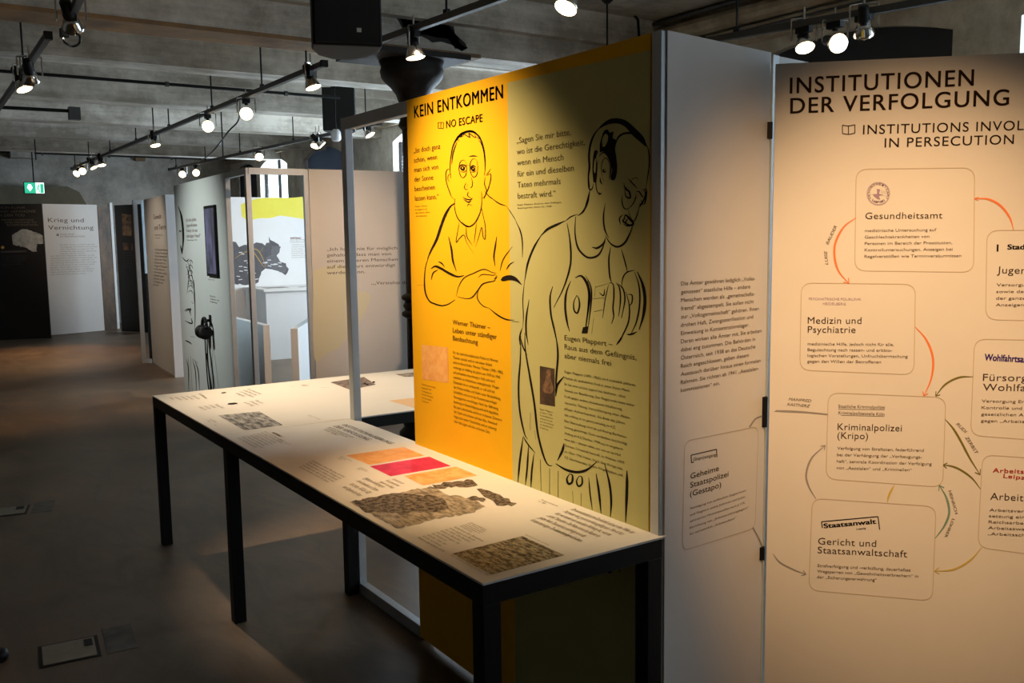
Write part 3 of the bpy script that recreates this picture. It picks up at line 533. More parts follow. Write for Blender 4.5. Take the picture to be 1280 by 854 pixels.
def build_table_print():
    for root, which in ((tb, 0), (tb2, 1)):
        # faces carry world positions: give the print its own local frame through the parent
        holder = Print(TF, None)
        if which == 0:
            t = holder['table_headline', M_INKT]; T3 = (380, 500, .21875)
            def q(x, y): return (T3[0]+x*T3[2], T3[1]+y*T3[2])
            para(t, TF, ['INSTITUTIONALISIERUNG', 'DER VERFOLGUNG'], q(215, 145), q(165, 152), q(512, 250), 5)
            para(t, TF, ['INSTITUTIONALISATION', 'OF PERSECUTION IN', 'EVERY FAMILY'], q(135, 158), q(110, 172), q(378, 250), 3.2)
            b = holder['table_text', M_INKT]
            para(b, TF, ['Die Behörden erfassen Menschen, die nicht', 'ihren Normen entsprechen. Fürsorger und', 'Ärzte legen Akten an. Polizei und Gericht', 'entscheiden über Haft und Lager. So wird', 'aus einer Familie ein Fall für die Ämter'], q(40, 350), q(-30, 385), q(232, 443), 2.4)
            g = holder['small_table_text', M_INKG]
            para(g, TF, ['Ergebnisse der Befragung in', 'den Gemeinden und Städten', 'des Landes, 1935 bis 1938,', 'nach Angaben der Ämter'], q(335, 450), q(215, 500), q(420, 510), 1.6)
            para(g, TF, ['Karteikarte der', 'Fürsorgestelle mit', 'Vermerk der Polizei'], q(500, 455), q(425, 470), q(590, 490), 1.6); para(g, TF, ['Blatt aus der Akte', 'Stadtarchiv', 'Leipzig'], q(210, 325), q(190, 333), q(290, 360), 1.5); para(g, TF, ['Formular mit', 'Beschluss und', 'Siegel'], q(320, 388), q(300, 395), q(440, 430), 1.5)
            para(g, TF, ['Wer als „asozial“ galt, wurde ab', '1933 verfolgt. Die Ämter sammelten', 'Auskünfte, schrieben Gutachten', 'und stellten Anträge bei Gericht.', 'Viele Betroffene kamen in Lager,', 'in Heime oder in Arbeitshäuser.', 'Kinder wurden aus Familien geholt', 'und in Anstalten untergebracht.'], (329, 540), (297, 548), (366, 552), 1.8)
            o_ = holder['orange_heading', M_ORANGE]; line(o_, TF, 'AUFTRAG', (339, 541), (350, 546.5), 3, bold=.03)
            para(g, TF, ['Familie, Haus und Hof', 'vor dem Amt 1938'], (349, 549.5), (346, 550), (364, 556.5), 1.5)
            T4 = (530, 600, .2422)
            def q4(x, y): return (T4[0]+x*T4[2], T4[1]+y*T4[2])
            b2 = holder['table_text_block', M_INKT]
            para(b2, TF, ['Die nationalsozialistische Gesellschaft soll nach dem Willen der', 'Machthaber rein, gesund und leistungsfähig sein. Wer in Not', 'lebt, wer bettelt oder keine feste Wohnung hat, wird als', '„asozial“ bezeichnet. Die Polizei nimmt bei Razzien im', 'ganzen Reich Tausende fest und bringt sie in die', 'Konzentrationslager. Die Ämter beteiligen sich daran.'], q4(755, 155), q4(545, 210), q4(1068, 280), 2.6)
            para(b2, TF, ['Gruppenbild aus', 'der Anstalt. Viele', 'wurden entlassen,', 'andere blieben in', 'Verwahrung'], q4(235, 222), q4(182, 240), q4(342, 292), 2.2)
            para(g, TF, ['Aufnahmen der Bewohner', 'eines Lagers am Rande', 'der Stadt. Die Familien', 'lebten in Baracken', 'und Wohnwagen, bis', 'die Polizei sie', 'abholte. Viele der', 'Kinder auf diesen', 'Bildern überlebten nicht'], q4(150, 245), q4(-35, 300), q4(285, 325), 1.6)
            para(g, TF, ['Postkarte mit Ansicht', 'um 1935'], q4(600, 105), q4(585, 112), q4(690, 137), 1.4); para(g, TF, ['Bildtafel der Fürsorge und Polizei'], q4(520, 285), q4(520, 285), q4(665, 335), 1.5); line(holder['green_heading', mat('green_ink', (.16, .33, .1), .6, noise=((.12, .28, .08), 30, .3))], TF, 'Leben', q4(668, 262), q4(708, 278), 2.6); line(g, TF, 'Quelle und Literatur', q4(712, 278), q4(815, 322), 1.2)
            para(g, TF, ['Lager Marzahn, Häftlinge am Zaun, 1938'], q4(135, 390), q4(135, 390), q4(330, 495), 1.5)
            quad(holder['paper_strip_orange', photo_mat('orange_paper', (.75, .33, .07), (.86, .46, .14), 14)], TF, [q(240, 318), q(570, 270), q(685, 318), q(375, 372)])
            quad(holder['paper_strip_magenta', photo_mat('magenta_paper', (.55, .01, .075), (.72, .03, .12), 14)], TF, [q(375, 380), q(715, 325), q(838, 378), q(495, 437)])
            quad(holder['paper_strip_amber', photo_mat('amber_paper', (.7, .33, .09), (.84, .5, .2), 16)], TF, [q(570, 435), q(870, 382), q(990, 432), q(680, 490)])
            pm = photo_mat('landscape_photo', (.1, .085, .07), (.52, .44, .33), 22, (1, 2.4, 1), .12)
            bm = holder['landscape_photo', pm]; blob(bm, TF, [(437, 627.5), (497, 617), (540, 608), (556, 618), (592, 624), (606, 634), (590, 642), (548, 648), (497, 661.5)], .0008, rough=2.2)
            dk = holder['landscape_photo_shadow', mat('photo_black', (.02, .014, .01), .7, noise=((.2, .16, .12), 60, .06))]
            blob(dk, TF, [(438, 627.5), (470, 621), (500, 617), (520, 619), (545, 620), (556, 627), (560, 635), (545, 641), (520, 640), (505, 644), (480, 642), (458, 640)], .0011, rough=3)
            blob(dk, TF, [(540, 607), (560, 603), (590, 600.5), (597, 606), (585, 610), (560, 609), (545, 612)], .0011, rough=3); blob(dk, TF, [(597, 611), (612, 615), (630, 622), (645, 629.5), (640, 632.5), (622, 631), (612, 624), (600, 618)], .0011, rough=3); blob(dk, TF, [(584, 623), (595, 621), (608, 624), (604, 627), (590, 626)], .0011, rough=2)
            cm = photo_mat('crowd_photo', (.012, .009, .006), (.42, .36, .25), 34, (1, 2.2, 1), .07); quad(holder['crowd_photo', cm], TF, [(565, 692.5), (652.8, 670.5), (705.6, 694.5), (613.8, 718.7)])
        else:
            g = holder['small_table_text', M_INKG]; c2 = (180, 450, .2031)
            def q(x, y): return (c2[0]+x*c2[2], c2[1]+y*c2[2])
            quad(holder['street_photo', photo_mat('street_photo', (.02, .022, .025), (.42, .41, .4), 12, (1, 3.5, 1), .08)], TF, [q(455, 342), q(710, 318), q(855, 402), q(620, 435)])
            quad(holder['family_photo', photo_mat('family_photo', (.03, .02, .018), (.3, .22, .18), 40, (1, 1, 1), .07)], TF, [(412.6, 478), (455, 471.5), (470, 481), (437.5, 487.5)])
            quad(holder['street_photo_far', photo_mat('far_photo', (.06, .05, .04), (.5, .42, .32), 20, (1, 1, 1), .1)], TF, [(494, 468), (525, 465), (535, 469), (506, 471.5)])
            quad(holder['amber_field', mat('amber_field', (.78, .52, .26), .6, noise=((.75, .48, .23), 9, .3))], TF, [(486, 501), (530, 496), (560, 506), (517, 510)])
            def blk(lines, a, z, e, cap=1.8, m=g): para(m, TF, lines, a, z, e, cap)
            blk(['Flugblatt und Karte', 'aus der Sammlung', 'des Vereins, Akten', 'und Ausweise der', 'Betroffenen'], q(290, 222), q(150, 232), q(335, 243)); blk(['Wohnung der Familie', 'in der Altstadt', 'nach der Razzia', 'im Sommer 1938'], q(430, 275), q(330, 290), q(480, 300)); blk(['Briefe der', 'Schwestern', 'aus der Haft'], q(680, 252), q(610, 262), q(780, 270))
            dk = holder['table_text', M_INKT]; para(dk, TF, ['Armut und Not auf den Straßen', 'der Stadt, Männer und Frauen', 'suchen Arbeit und Obdach und', 'werden abgewiesen'], q(630, 180), q(560, 205), q(750, 210), 2.4)
            blk(['Vor dem Obdach', 'in Leipzig'], q(400, 365), q(385, 372), q(440, 385), 1.5); blk(['1932'], q(430, 400), q(430, 400), q(470, 415), 1.5); blk(['Arbeit in der Anstalt Rummelsburg', 'Archiv'], q(960, 155), q(900, 165), q(1100, 152), 1.5); blk(['Ausweis einer Sammlerin', 'von 1931'], q(1010, 340), q(1000, 343), q(1100, 372), 1.5)
            line(holder['orange_heading', M_ORANGE], TF, 'AMT', q(1085, 172), q(1140, 173), 1.6, bold=.03); line(holder['olive_heading', M_OLIVE], TF, 'Leben', q(335, 210), q(375, 238), 4)
            b3 = holder['ink_marks', M_INK]; blob(b3, TF, [q(520, 268), q(560, 264), q(578, 270), q(545, 276), q(515, 275)]); blob(b3, TF, [q(475, 202), q(500, 199), q(505, 204), q(480, 207)])
            para(dk, TF, ['Karte der Lager', 'im Reich um 1941', 'nach Ländern'], (452, 482), (448, 478), (474, 474), 1.6)
            for x, y in ((456, 480), (459, 481), (467, 478)): blob(b3, TF, [(x-2, y), (x, y-1.2), (x+2.2, y), (x, y+1)])
        holder_root = root
        for name, m, bm in holder.items:
            flip_up(bm); o = obj(name, bm, m); o.parent = holder_root; o.matrix_local = Matrix.Translation(-Vector(root.location)) @ TF.M
build_table_print()
# ================================================================== WHITE PANELS
pA = (1.673, 1.764); pB = (2.141, 1.826); F2 = vface(pA, pB)
wp = empty('exhibition_panel', F2.M, 'white panel between the khaki print and the wide headlined panel', 'exhibition panel', None)
obj('print_board', lbox(0, F2.len-.008, .03, 2.11, 0, .012), M_WHITE, wp)
obj('upright_post', lbox(.005, .04, 0, 2.1, .013, .05), M_ALU, wp); obj('upright_post', lbox(F2.len-.1, F2.len-.06, 0, 2.1, .013, .05), M_ALU, wp)
P = Print(F2, wp)
para(P['wall_text', M_INK2], F2, ['Die Ämter gewähren lediglich „Volks-', 'genossen“ staatliche Hilfe – andere', 'Menschen werden als „gemeinschafts-', 'fremd“ abgestempelt. Sie sollen nicht', 'zur „Volksgemeinschaft“ gehören. Ihnen', 'drohen Haft, Zwangssterilisation und', 'Einweisung in Konzentrationslager.', 'Daran wirken alle Ämter mit. Sie arbeiten', 'dabei eng zusammen. Die Behörden in', 'Österreich, seit 1938 an das Deutsche', 'Reich angeschlossen, geben diesem', 'Austausch darüber hinaus einen formalen', 'Rahmen. Sie richten ab 1941 „Asozialen-', 'kommissionen“ ein.'], (851, 357), (850.5, 490.5), (951, 424), 5)
G5 = (820, 520, 200/854)
def q(x, y): return (G5[0]+x*G5[2], G5[1]+y*G5[2])
rrect(P['card_outline', M_LINE], F2, [q(152, 135), q(545, 55), q(528, 598), q(138, 722)], .03, .0022)
para(P['card_heading', M_TITLE], F2, ['Geheime', 'Staatspolizei', '(Gestapo)'], q(182, 337), q(180, 432), q(385, 340), 7)
para(P['card_text', M_INK2], F2, ['Verfolgung von politischen Gegnerinnen', 'und Gegnern sowie Jüdinnen und Juden,', 'zahlreichen Homosexuellen nach § 175,', 'Einrichtung von „Arbeitserziehungslagern“', 'für vermeintlich „Arbeitsscheue“'], q(180, 500), q(178, 637), q(492, 500), 2.6)
st = P['stamp_print', M_INK]; line(st, F2, '(Stapo)eingang', q(196, 240), q(318, 214), 4); 
for pts in ([q(186, 210), q(322, 178)], [q(322, 178), q(324, 220)], [q(186, 210), q(188, 250)], [q(188, 250), q(200, 247)]): ribbon(st, F2, pts, 1.1, taper=False)
ga = P['grey_arrow', M_GREY]; ribbon(ga, F2, [q(498, 60), q(528, 18), q(560, 2), q(592, -8)], 1.8, taper=False); ribbon(ga, F2, [q(515, 595), q(550, 660), q(580, 740)], 1.8, taper=False)
P.done()
a2 = atz(968, 80, 2.075); b2 = atz(1280, 66, 2.075); d2 = Vector((b2.x-a2.x, b2.y-a2.y, 0)).normalized(); e2 = Vector((a2.x, a2.y, 0))+d2*.98
F3 = vface((a2.x, a2.y), (e2.x, e2.y))
wq = empty('exhibition_panel', F3.M, 'wide white panel headed INSTITUTIONEN DER VERFOLGUNG with cards and coloured arrows', 'exhibition panel', None)
obj('print_board', lbox(.004, .98, .03, 2.075, 0, .012), M_WHITE, wq)
obj('upright_post', lbox(.05, .09, 0, 2.05, .013, .05), M_ALU, wq); obj('upright_post', lbox(.93, .97, 0, 2.05, .013, .05), M_ALU, wq)
for x, y0, y1 in ((.0, 152, 173), (.0, 497, 535), (.0, 686, 702)):
    v0 = F3.P(966, y1).y; v1 = F3.P(966, y0).y; obj('hinge', bx(-.022, -.001, v0, v1, -.02, -.004), M_BLACK, wq)
P = Print(F3, wq); h = P['headline', M_TITLE]
line(h, F3, 'INSTITUTIONEN', (987, 117), (1217, 107), 19.5, bold=.012, track=1.12); line(h, F3, 'DER VERFOLGUNG', (987.5, 142), (1261, 131.5), 19, bold=.012, track=1.12)
line(h, F3, 'INSTITUTIONS INVOLVED', (1078.5, 168), (1318, 161.5), 11.5, bold=.004, track=1.12); line(h, F3, 'IN PERSECUTION', (1105.5, 184.5), (1267, 180), 11.5, bold=.004, track=1.12)
for pts in ([(1053, 156.5), (1060.5, 157.5), (1068.5, 156)], [(1053, 156.5), (1053, 167)], [(1068.5, 156), (1068.5, 166.5)], [(1060.5, 157.5), (1060.5, 168)], [(1053, 167), (1060.5, 168), (1068.5, 166.5)]): ribbon(h, F3, pts, 1.1, .0012, taper=False)
C7 = (980, 200, .2575); C8 = (980, 350, .2459); CB = (980, 540, .2575); CE = (1130, 500, .2344)
def tr(T): return lambda x, y: (T[0]+x*T[2], T[1]+y*T[2])
q7, q8, qb, qe = tr(C7), tr(C8), tr(CB), tr(CE)
ol = P['card_outline', M_LINE]; LW = .0022
for c in ([q7(350, 45), q7(925, 38), q7(920, 545), q7(343, 538)], [q8(88, 15), q8(668, 22), q8(660, 482), q8(80, 458)], [q8(225, 573), q8(822, 597), qb(770, 268), qb(203, 228)], [qb(137, 322), qb(738, 362), qb(720, 820), qb(120, 768)],
          [q7(985, 342), (1392, 287), (1390, 403), q7(978, 775)], [q8(968, 300), (1378, 427), (1374, 556), q8(948, 790)], [qb(963, 110), (1392, 580), (1388, 706), qb(940, 560)]): rrect(ol, F3, c, .032, LW)
hd = P['card_heading', M_TITLE]; tx = P['card_text', M_INK2]
line(hd, F3, 'Gesundheitsamt', q7(394, 287), q7(768, 284), 8, track=1.05)
para(tx, F3, ['medizinische Untersuchung auf', 'Geschlechtskrankheiten von', 'Personen im Bereich der Prostitution,', 'Kontrolluntersuchungen, Anzeigen bei', 'Regelverstößen wie Terminversäumnissen'], q7(392, 350), q7(390, 475), q7(858, 477), 3.6)
para(hd, F3, ['Medizin und', 'Psychiatrie'], q8(120, 222), q8(120, 268), q8(393, 225), 8.2, track=1.05)
para(tx, F3, ['medizinische Hilfe, jedoch nicht für alle,', 'Begutachtung nach rassen- und erbbio-', 'logischen Vorstellungen, Unfruchtbarmachung', 'gegen den Willen der Betroffenen'], q8(120, 332), q8(118, 420), q8(628, 402), 3.6)
para(hd, F3, ['Kriminalpolizei', '(Kripo)'], q8(272, 762), q8(271, 806), q8(598, 772), 8.2, track=1.05)
para(tx, F3, ['Verfolgung von Straftaten, federführend', 'bei der Verhängung der „Vorbeugungs-', 'haft“, zentrale Koordination der Verfolgung', 'von „Asozialen“ und „Kriminellen“'], qb(258, 85), qb(254, 180), qb(717, 172), 3.6)
para(hd, F3, ['Gericht und', 'Staatsanwaltschaft'], qb(165, 545), qb(163, 588), qb(597, 622), 8.2, track=1.05)
para(tx, F3, ['Strafverfolgung und -verbüßung, dauerhaftes', 'Wegsperren von „Gewohnheitsverbrechern“ in', 'der „Sicherungsverwahrung“'], qb(162, 655), qb(160, 710), qb(652, 695), 3.6)
line(hd, F3, 'Jugendamt', q7(1033, 550), (1318, 343), 8.6, track=1.05)
para(tx, F3, ['Versorgung elternloser Kinder', 'sowie deren Erziehung in', 'der ganzen Familie, Heime,', 'Anzeigen wegen Verwahrlosung'], q7(1031, 613), q7(1027, 710), (1372, 361), 3.6)
para(hd, F3, ['Fürsorge- und', 'Wohlfahrtsamt'], q8(1010, 512), q8(1010, 562), (1340, 484), 8.6, track=1.05)
para(tx, F3, ['Versorgung Erwerbsloser', 'Kontrolle und Durchsetzung der', 'gesetzlichen Arbeitspflicht, Anzeigen', 'gegen „Arbeitsscheue“'], q8(1004, 622), q8(1000, 722), (1362, 521), 3.6)
line(hd, F3, 'Arbeitsamt', qb(1000, 328), (1310, 628), 8.6, track=1.05)
para(tx, F3, ['Arbeitsvermittlung, Durch-', 'setzung einer allgemeinen', 'Reichsarbeitsdienstpflicht, von', 'Arbeitszwang, Meldung als', '„Arbeitsscheue“'], qb(996, 385), qb(988, 500), (1360, 648), 3.6)
line(P['violet_stamp', M_BLUE], F3, 'Wohlfahrtsamt', q8(1017, 408), (1290, 453.5), 8, bold=.035)
vs = P['faded_violet_stamp', mat('faded_violet_ink', (.3, .2, .36), .6, noise=((.36, .25, .36), 50, .2))]
line(vs, F3, 'PSYCHIATRISCHE POLIKLINIK', q7(120, 680), q7(374, 682), 3); line(vs, F3, 'HEIDELBERG', q7(188, 703), q7(300, 705), 3)
# round stamp
cx_, cy_ = q7(458, 164); rr = 14.6
for R_ in (rr, rr*.93): ribbon(vs, F3, [(cx_+R_*math.cos(a)*.99, cy_+R_*math.sin(a)*.98) for a in [i*math.pi/8 for i in range(17)]], .5, taper=False)
for k, ch in enumerate('GESUNDHEITSAMT'):
    a = math.pi*.85+k*math.pi*1.3/13; c = (cx_+rr*.74*math.cos(a), cy_+rr*.74*math.sin(a)); d = (-math.sin(a)*1.3, math.cos(a)*1.3)
    line(vs, F3, ch, (c[0]-d[0], c[1]-d[1]), (c[0]+d[0], c[1]+d[1]), 2.6, bold=.02)
for k, ch in enumerate('LEIPZIG'):
    a = math.pi*.72-k*math.pi*.5/7; c = (cx_+rr*.8*math.cos(a), cy_+rr*.8*math.sin(a)); d = (math.sin(a)*1.2, -math.cos(a)*1.2)
    line(vs, F3, ch, (c[0]-d[0], c[1]-d[1]), (c[0]+d[0], c[1]+d[1]), 2.4, bold=.02)
blob(vs, F3, [(cx_-2, cy_-6), (cx_+2, cy_-5), (cx_+1, cy_), (cx_+6, cy_+1), (cx_+1, cy_+3), (cx_+2, cy_+7), (cx_-2, cy_+6), (cx_-7, cy_+1), (cx_-2, cy_)])
for pts in ([(cx_-14, cy_+1), (cx_-3, cy_+.5)], [(cx_+3, cy_-4), (cx_+11, cy_-2)], [(cx_+3, cy_-2), (cx_+12, cy_)], [(cx_+4, cy_+2), (cx_+11, cy_+3)]): ribbon(vs, F3, pts, .8)
sk = P['stamp_print', M_INK2]; line(sk, F3, 'Staatliche Kriminalpolizei', q8(276, 650), q8(512, 655), 4); line(sk, F3, 'Kriminalpolizeistelle Köln', q8(276, 682), q8(510, 690), 3.8)
ribbon(sk, F3, [q8(276, 657), q8(512, 660)], .5, taper=False); ribbon(sk, F3, [q8(290, 688), q8(510, 694)], .5, taper=False)
st = P['black_stamp', M_INK]; line(st, F3, 'Staatsanwalt', qb(193, 467), qb(448, 444), 5.6, bold=.03); line(st, F3, 'Leipzig', qb(352, 475), qb(397, 470), 2, bold=.02)
for pts in ([qb(182, 436), qb(456, 411)], [qb(456, 411), qb(464, 475)], [qb(182, 436), qb(186, 466)]): ribbon(st, F3, pts, 1.3, taper=False)
line(st, F3, 'Stadtjugendamt', q7(1083, 434), (1340, 311), 6, bold=.035); ribbon(st, F3, [q7(1037, 410), q7(1036, 445)], 2.4, taper=False)
rs = P['red_stamp', M_RED]; line(rs, F3, 'Arbeitsamt', qb(1012, 196), (1300, 593), 5.4, bold=.02, track=1.1); line(rs, F3, 'Leipzig', qb(1063, 222), (1290, 600.5), 5, bold=.02, track=1.1)
def arrow(key, pts, w, head=6, T=None):
    b = P[key].new(); pts = [T(*p) for p in pts] if T else pts; ribbon(b, F3, pts, w, .0014)
    if head:
        a = Vector(pts[-1]); d = (Vector(pts[-2])-a).normalized()
        for s in (.6, -.6): ribbon(b, F3, [tuple(a), tuple(a+Matrix.Rotation(s, 2) @ d*head)], 1.1, .0014, taper=False)
arrow(('orange_arrow', M_ORANGE), [(350, 280), (290, 325), (250, 400), (245, 470), (265, 540), (315, 600)], 2.8, 7, q7)
arrow(('orange_arrow', M_ORANGE), [(925, 188), (990, 190), (1050, 222), (1095, 280), (1114, 340)], 2.8, 0, q7); ribbon(P['orange_arrow', M_ORANGE], F3, [q7(948, 180), q7(925, 188), q7(945, 198)], 1, .0014)
arrow(('orange_arrow', M_ORANGE), [(665, 238), (715, 292), (748, 360), (758, 430), (745, 510), (710, 590)], 2.8, 6, q8)
arrow(('olive_arrow', M_OLIVE), [(960, 492), (890, 495), (820, 530), (770, 590)], 2.3, 6, q8)
arrow(('olive_arrow', M_OLIVE), [(218, 102), (260, 150), (300, 215), (350, 310), (405, 398)], 2.6, 7, qe)
arrow(('olive_arrow', M_OLIVE), [(408, 475), (360, 415), (300, 372), (250, 352), (208, 347)], 2.3, 6, qe)
arrow(('teal_arrow', M_TEAL), [(165, 738), (215, 670), (240, 600), (225, 520), (187, 455)], 2.8, 7, qe)
arrow(('yellow_arrow', M_YINK), [(535, 258), (512, 300), (500, 342)], 2.6, 0, qb); arrow(('yellow_arrow', M_YINK), [(960, 560), (900, 625), (820, 668), (730, 675)], 2.2, 7, qb)
arrow(('grey_arrow', M_GREY), [(155, 325), (118, 260), (108, 200), (135, 125), (200, 65)], 2.4, 6, qb)
arrow(('grey_arrow', M_GREY), [(-50, 668), (100, 672), (225, 684)], 1.9, 0, q8); ribbon(P['grey_arrow', M_GREY], F3, [(969.5, 513.5), (990, 514), (1010, 515.5), (1034, 518)], 1.9, .0012, taper=False)
arrow(('grey_arrow', M_GREY), [q(625, 735), q(660, 780), q(730, 818), q(800, 845)], 1.8, 6)
hw = P['handwriting', M_INK2]
line(hw, F3, 'LUISE', q7(214, 508), q7(208, 440), 3.6, slant=.25); line(hw, F3, 'BAUDER', q7(215, 412), q7(258, 322), 3.8, slant=.2)
line(hw, F3, 'MANFRED', q8(22, 612), q8(138, 622), 3.4, slant=.3); line(hw, F3, 'KASTNERZ', q8(15, 638), q8(132, 648), 3.4, slant=.3)
line(hw, F3, 'RUDI', qe(276, 130), qe(325, 178), 3.8, slant=.2); line(hw, F3, 'ZERBST', qe(325, 200), qe(382, 290), 4, slant=.1)
line(hw, F3, 'HEINRICH', qe(236, 485), qe(272, 608), 3.6); line(hw, F3, 'LOHRER', qe(256, 632), qe(214, 730), 3.6)
P.done()
# backing panel seen above the wide panel
c0 = Vector((2.165, 1.828)); c1 = c0+Vector((.458, .054)).normalized()*.9
F4 = vface(c0, c1); wr = empty('exhibition_panel', F4.M, 'plain pale panel behind the wide headlined panel, only its top corner showing', 'exhibition panel', None)
obj('print_board', lbox(.03, .9, .03, 2.11, .02, .04), M_WHITE, wr); obj('upright_post', lbox(.0, .03, 0, 2.11, .015, .05), M_ALU, wr)
# ================================================================== MODULE BEHIND (headphone panel, open frame, quote panel)
M_PALE = mat('pale_grey_print', (.5, .54, .54), .5, noise=((.46, .5, .5), 5, .3), spec=.3)
H2 = 2.16
F5 = vface((2.505, 9.95), (2.41, 7.93)); m5 = empty('exhibition_partition', F5.M, 'pale grey partition with line drawing, screen and headphones, beyond the table', 'partition', None)
obj('print_board', lbox(0, F5.len, .02, H2, 0, .015), M_PALE, m5); obj('upright_post', lbox(F5.len, F5.len+.05, 0, H2, 0, .04), M_ALU, m5, bevel=.002); obj('upright_post', lbox(F5.len+.63, F5.len+.68, 0, H2, 0, .04), M_ALU, m5, bevel=.002)
obj('top_rail', lbox(F5.len+.05, F5.len+.63, H2-.05, H2, 0, .04), M_ALU, m5)
P = Print(F5, m5); ink = P['line_drawing', M_INK]; K7 = (160, 220, 180/854); K6 = (225, 350, 120/683)
for w, pts in [(12, [(298, 180), (315, 230), (325, 300), (328, 380), (322, 460)]), (6, [(305, 320), (310, 330), (318, 322)]), (8, [(312, 410), (318, 440), (322, 465)]), (6, [(320, 480), (345, 505), (365, 490)]), (4, [(350, 500), (372, 560), (390, 650), (392, 750)]), (4, [(345, 520), (360, 600), (350, 700)]), (4, [(375, 500), (360, 580), (385, 660)]),
               (5, [(340, 540), (370, 545)]), (5, [(345, 580), (378, 590)]), (5, [(350, 640), (385, 640)]), (8, [(375, 745), (392, 760)]), (6, [(335, 800), (360, 790), (375, 830)])]: ribbon(ink, F5, pts, w, T=K7)
for w, pts in [(6, [(100, 0), (105, 120), (108, 250), (105, 360)]), (8, [(40, 225), (75, 205), (70, 235)]), (9, [(35, 290), (85, 310), (80, 270)]), (8, [(75, 400), (108, 410)]), (9, [(35, 430), (60, 440), (85, 458)]), (6, [(60, 560), (72, 800)]), (6, [(75, 545), (88, 800)]), (6, [(90, 570), (110, 650), (118, 800)]), (6, [(105, 575), (130, 650), (140, 790)]), (9, [(88, 560), (128, 595)]), (5, [(45, 560), (60, 640), (60, 800)])]: ribbon(ink, F5, pts, w, T=K6)
for i in range(7): ribbon(ink, F5, [(355, 510+i*30), (375, 500+i*30), (385, 520+i*30)], 4, T=K7)
g = P['quotation', M_INKT]; q = tr(K7); para(g, F5, ['Ich bin Jüdin', 'Jugendheime', 'Polizei ist ein', 'ständiger Feind“'], q(345, 272), q(348, 365), q(432, 358), 4); para(g, F5, ['Erinnerung, 1942'], q(352, 384), q(352, 384), q(410, 375), 1.6); para(g, F5, ['Wo ist ihre', 'Großmutter nach', 'der Befreiung'], q(485, 715), q(487, 748), q(540, 752), 1.8); line(g, F5, 'Film, 4 min', q(478, 618), q(512, 620), 1.6)
P.done()
s0 = F5.P(*q(462, 180)); s1 = F5.P(*q(545, 600)); s0y = F5.P(*q(462, 180)).y
scr = empty('video_screen', F5.M @ Matrix.Translation((s0.x, s1.y, .002)), 'upright video screen with bluish picture on the pale grey partition', 'screen')
sw, sh = s1.x-s0.x, s0y-s1.y; obj('bezel', bx(0, sw, 0, sh, 0, .02), M_BLACK, scr)
m = photo_mat('screen_picture', (.015, .015, .02), (.1, .1, .19), 5, (1, .5, 1), .12); bm = bx(.03, sw-.03, .025, sh-.025, .02, .021); o = obj('picture', bm, m, scr)
bb = m.node_tree.nodes['Principled BSDF']; rr_ = [n for n in m.node_tree.nodes if n.type == 'VALTORGB'][0]; m.node_tree.links.new(rr_.outputs[0], bb.inputs['Emission Color']); bb.inputs['Emission Strength'].default_value = .2
# headphones on a hook
hp = F5.P(264, 410); hs = empty('headphones', F5.M @ Matrix.Translation((hp.x, hp.y, .06)), 'black headphones hanging on a hook with looping cable, on the grey partition', 'headphones')
bm = bmesh.new(); R_ = .085; arc = [(R_*1.0*math.cos(a), .0+R_*1.1*math.sin(a), 0) for a in [math.pi*i/10 for i in range(11)]]; polytube(bm, arc, .016, 8); obj('headband', bm, M_SPK, hs, True)
for sx in (-1, 1):
    bm = bmesh.new(); lathe(bm, [(.035, -.035), (.06, -.03), (.066, 0), (.06, .03), (.04, .035)], n=16); o = obj('ear_cup', bm, M_SPK, hs, True); o.rotation_euler = (0, math.pi/2*1, .25*sx); o.location = (sx*.062, -.035, .01)
bm = bmesh.new(); tube(bm, (0, .07, 0), (0, .07, -.06), .014); box(bm, -.03, .03, .04, .12, -.06, -.05); obj('hook', bm, M_BLACK, hs)
bm = bmesh.new()
for pts in ([(-.07, -.09, .01), (-.12, -.35, 0), (-.1, -.62, 0), (-.02, -.78, 0), (.03, -.7, 0), (-.03, -.45, 0), (-.06, -.3, 0)], [(.05, -.09, .01), (-.03, -.4, 0), (.06, -.62, 0), (.12, -.76, 0), (.2, -.66, 0), (.17, -.45, 0), (.08, -.2, 0), (.07, -.09, 0)]):
    polytube(bm, smoothline([(p[0]*.75, p[1]*.8, p[2]-.02) for p in pts]), .006, 5)
obj('cable', bm, M_BLACK, hs)
# quote panel with its open frame
F6 = vface((2.40, 7.24), (3.72, 7.16)); m6 = empty('exhibition_partition', F6.M, 'beige-white partition with a quotation and cream blob, behind the tall post', 'partition', None)
x0 = F6.P(387, 300).x; L6 = 1.42; obj('print_board', lbox(x0+.012, L6, .02, H2, 0, .015), M_WHITE, m6); obj('upright_post', lbox(x0-.03, x0+.01, 0, H2, 0, .04), M_ALU, m6, bevel=.002); obj('top_rail', lbox(0, x0-.03, H2-.05, H2, 0, .04), M_ALU, m6)
P = Print(F6, m6); K = (380, 280, 140/854); q = tr(K); K2 = tr((200, 200, .3513))
t = P['quotation', M_INK2]; para(t, F6, ['„Ich hatte nie für möglich', '  gehalten, dass man von', '  einem anderen Menschen', '  auf diese Art entwürdigt', '  werden kann.'], q(175, 205), q(175, 385), q(715, 196), 4); line(t, F6, '„„Verstehst du', q(512, 462), q(790, 458), 4)
b = P['cream_shape', mat('cream_print', (.76, .74, .56), .7, noise=((.74, .72, .54), 6, .3))]
blob(b, F6, [K2(545, 395), K2(600, 378), K2(660, 380), K2(700, 460), K2(735, 470), K2(748, 495), K2(720, 560), K2(680, 610), K2(640, 665), K2(590, 690), K2(548, 700)], .0006); 
P.done()
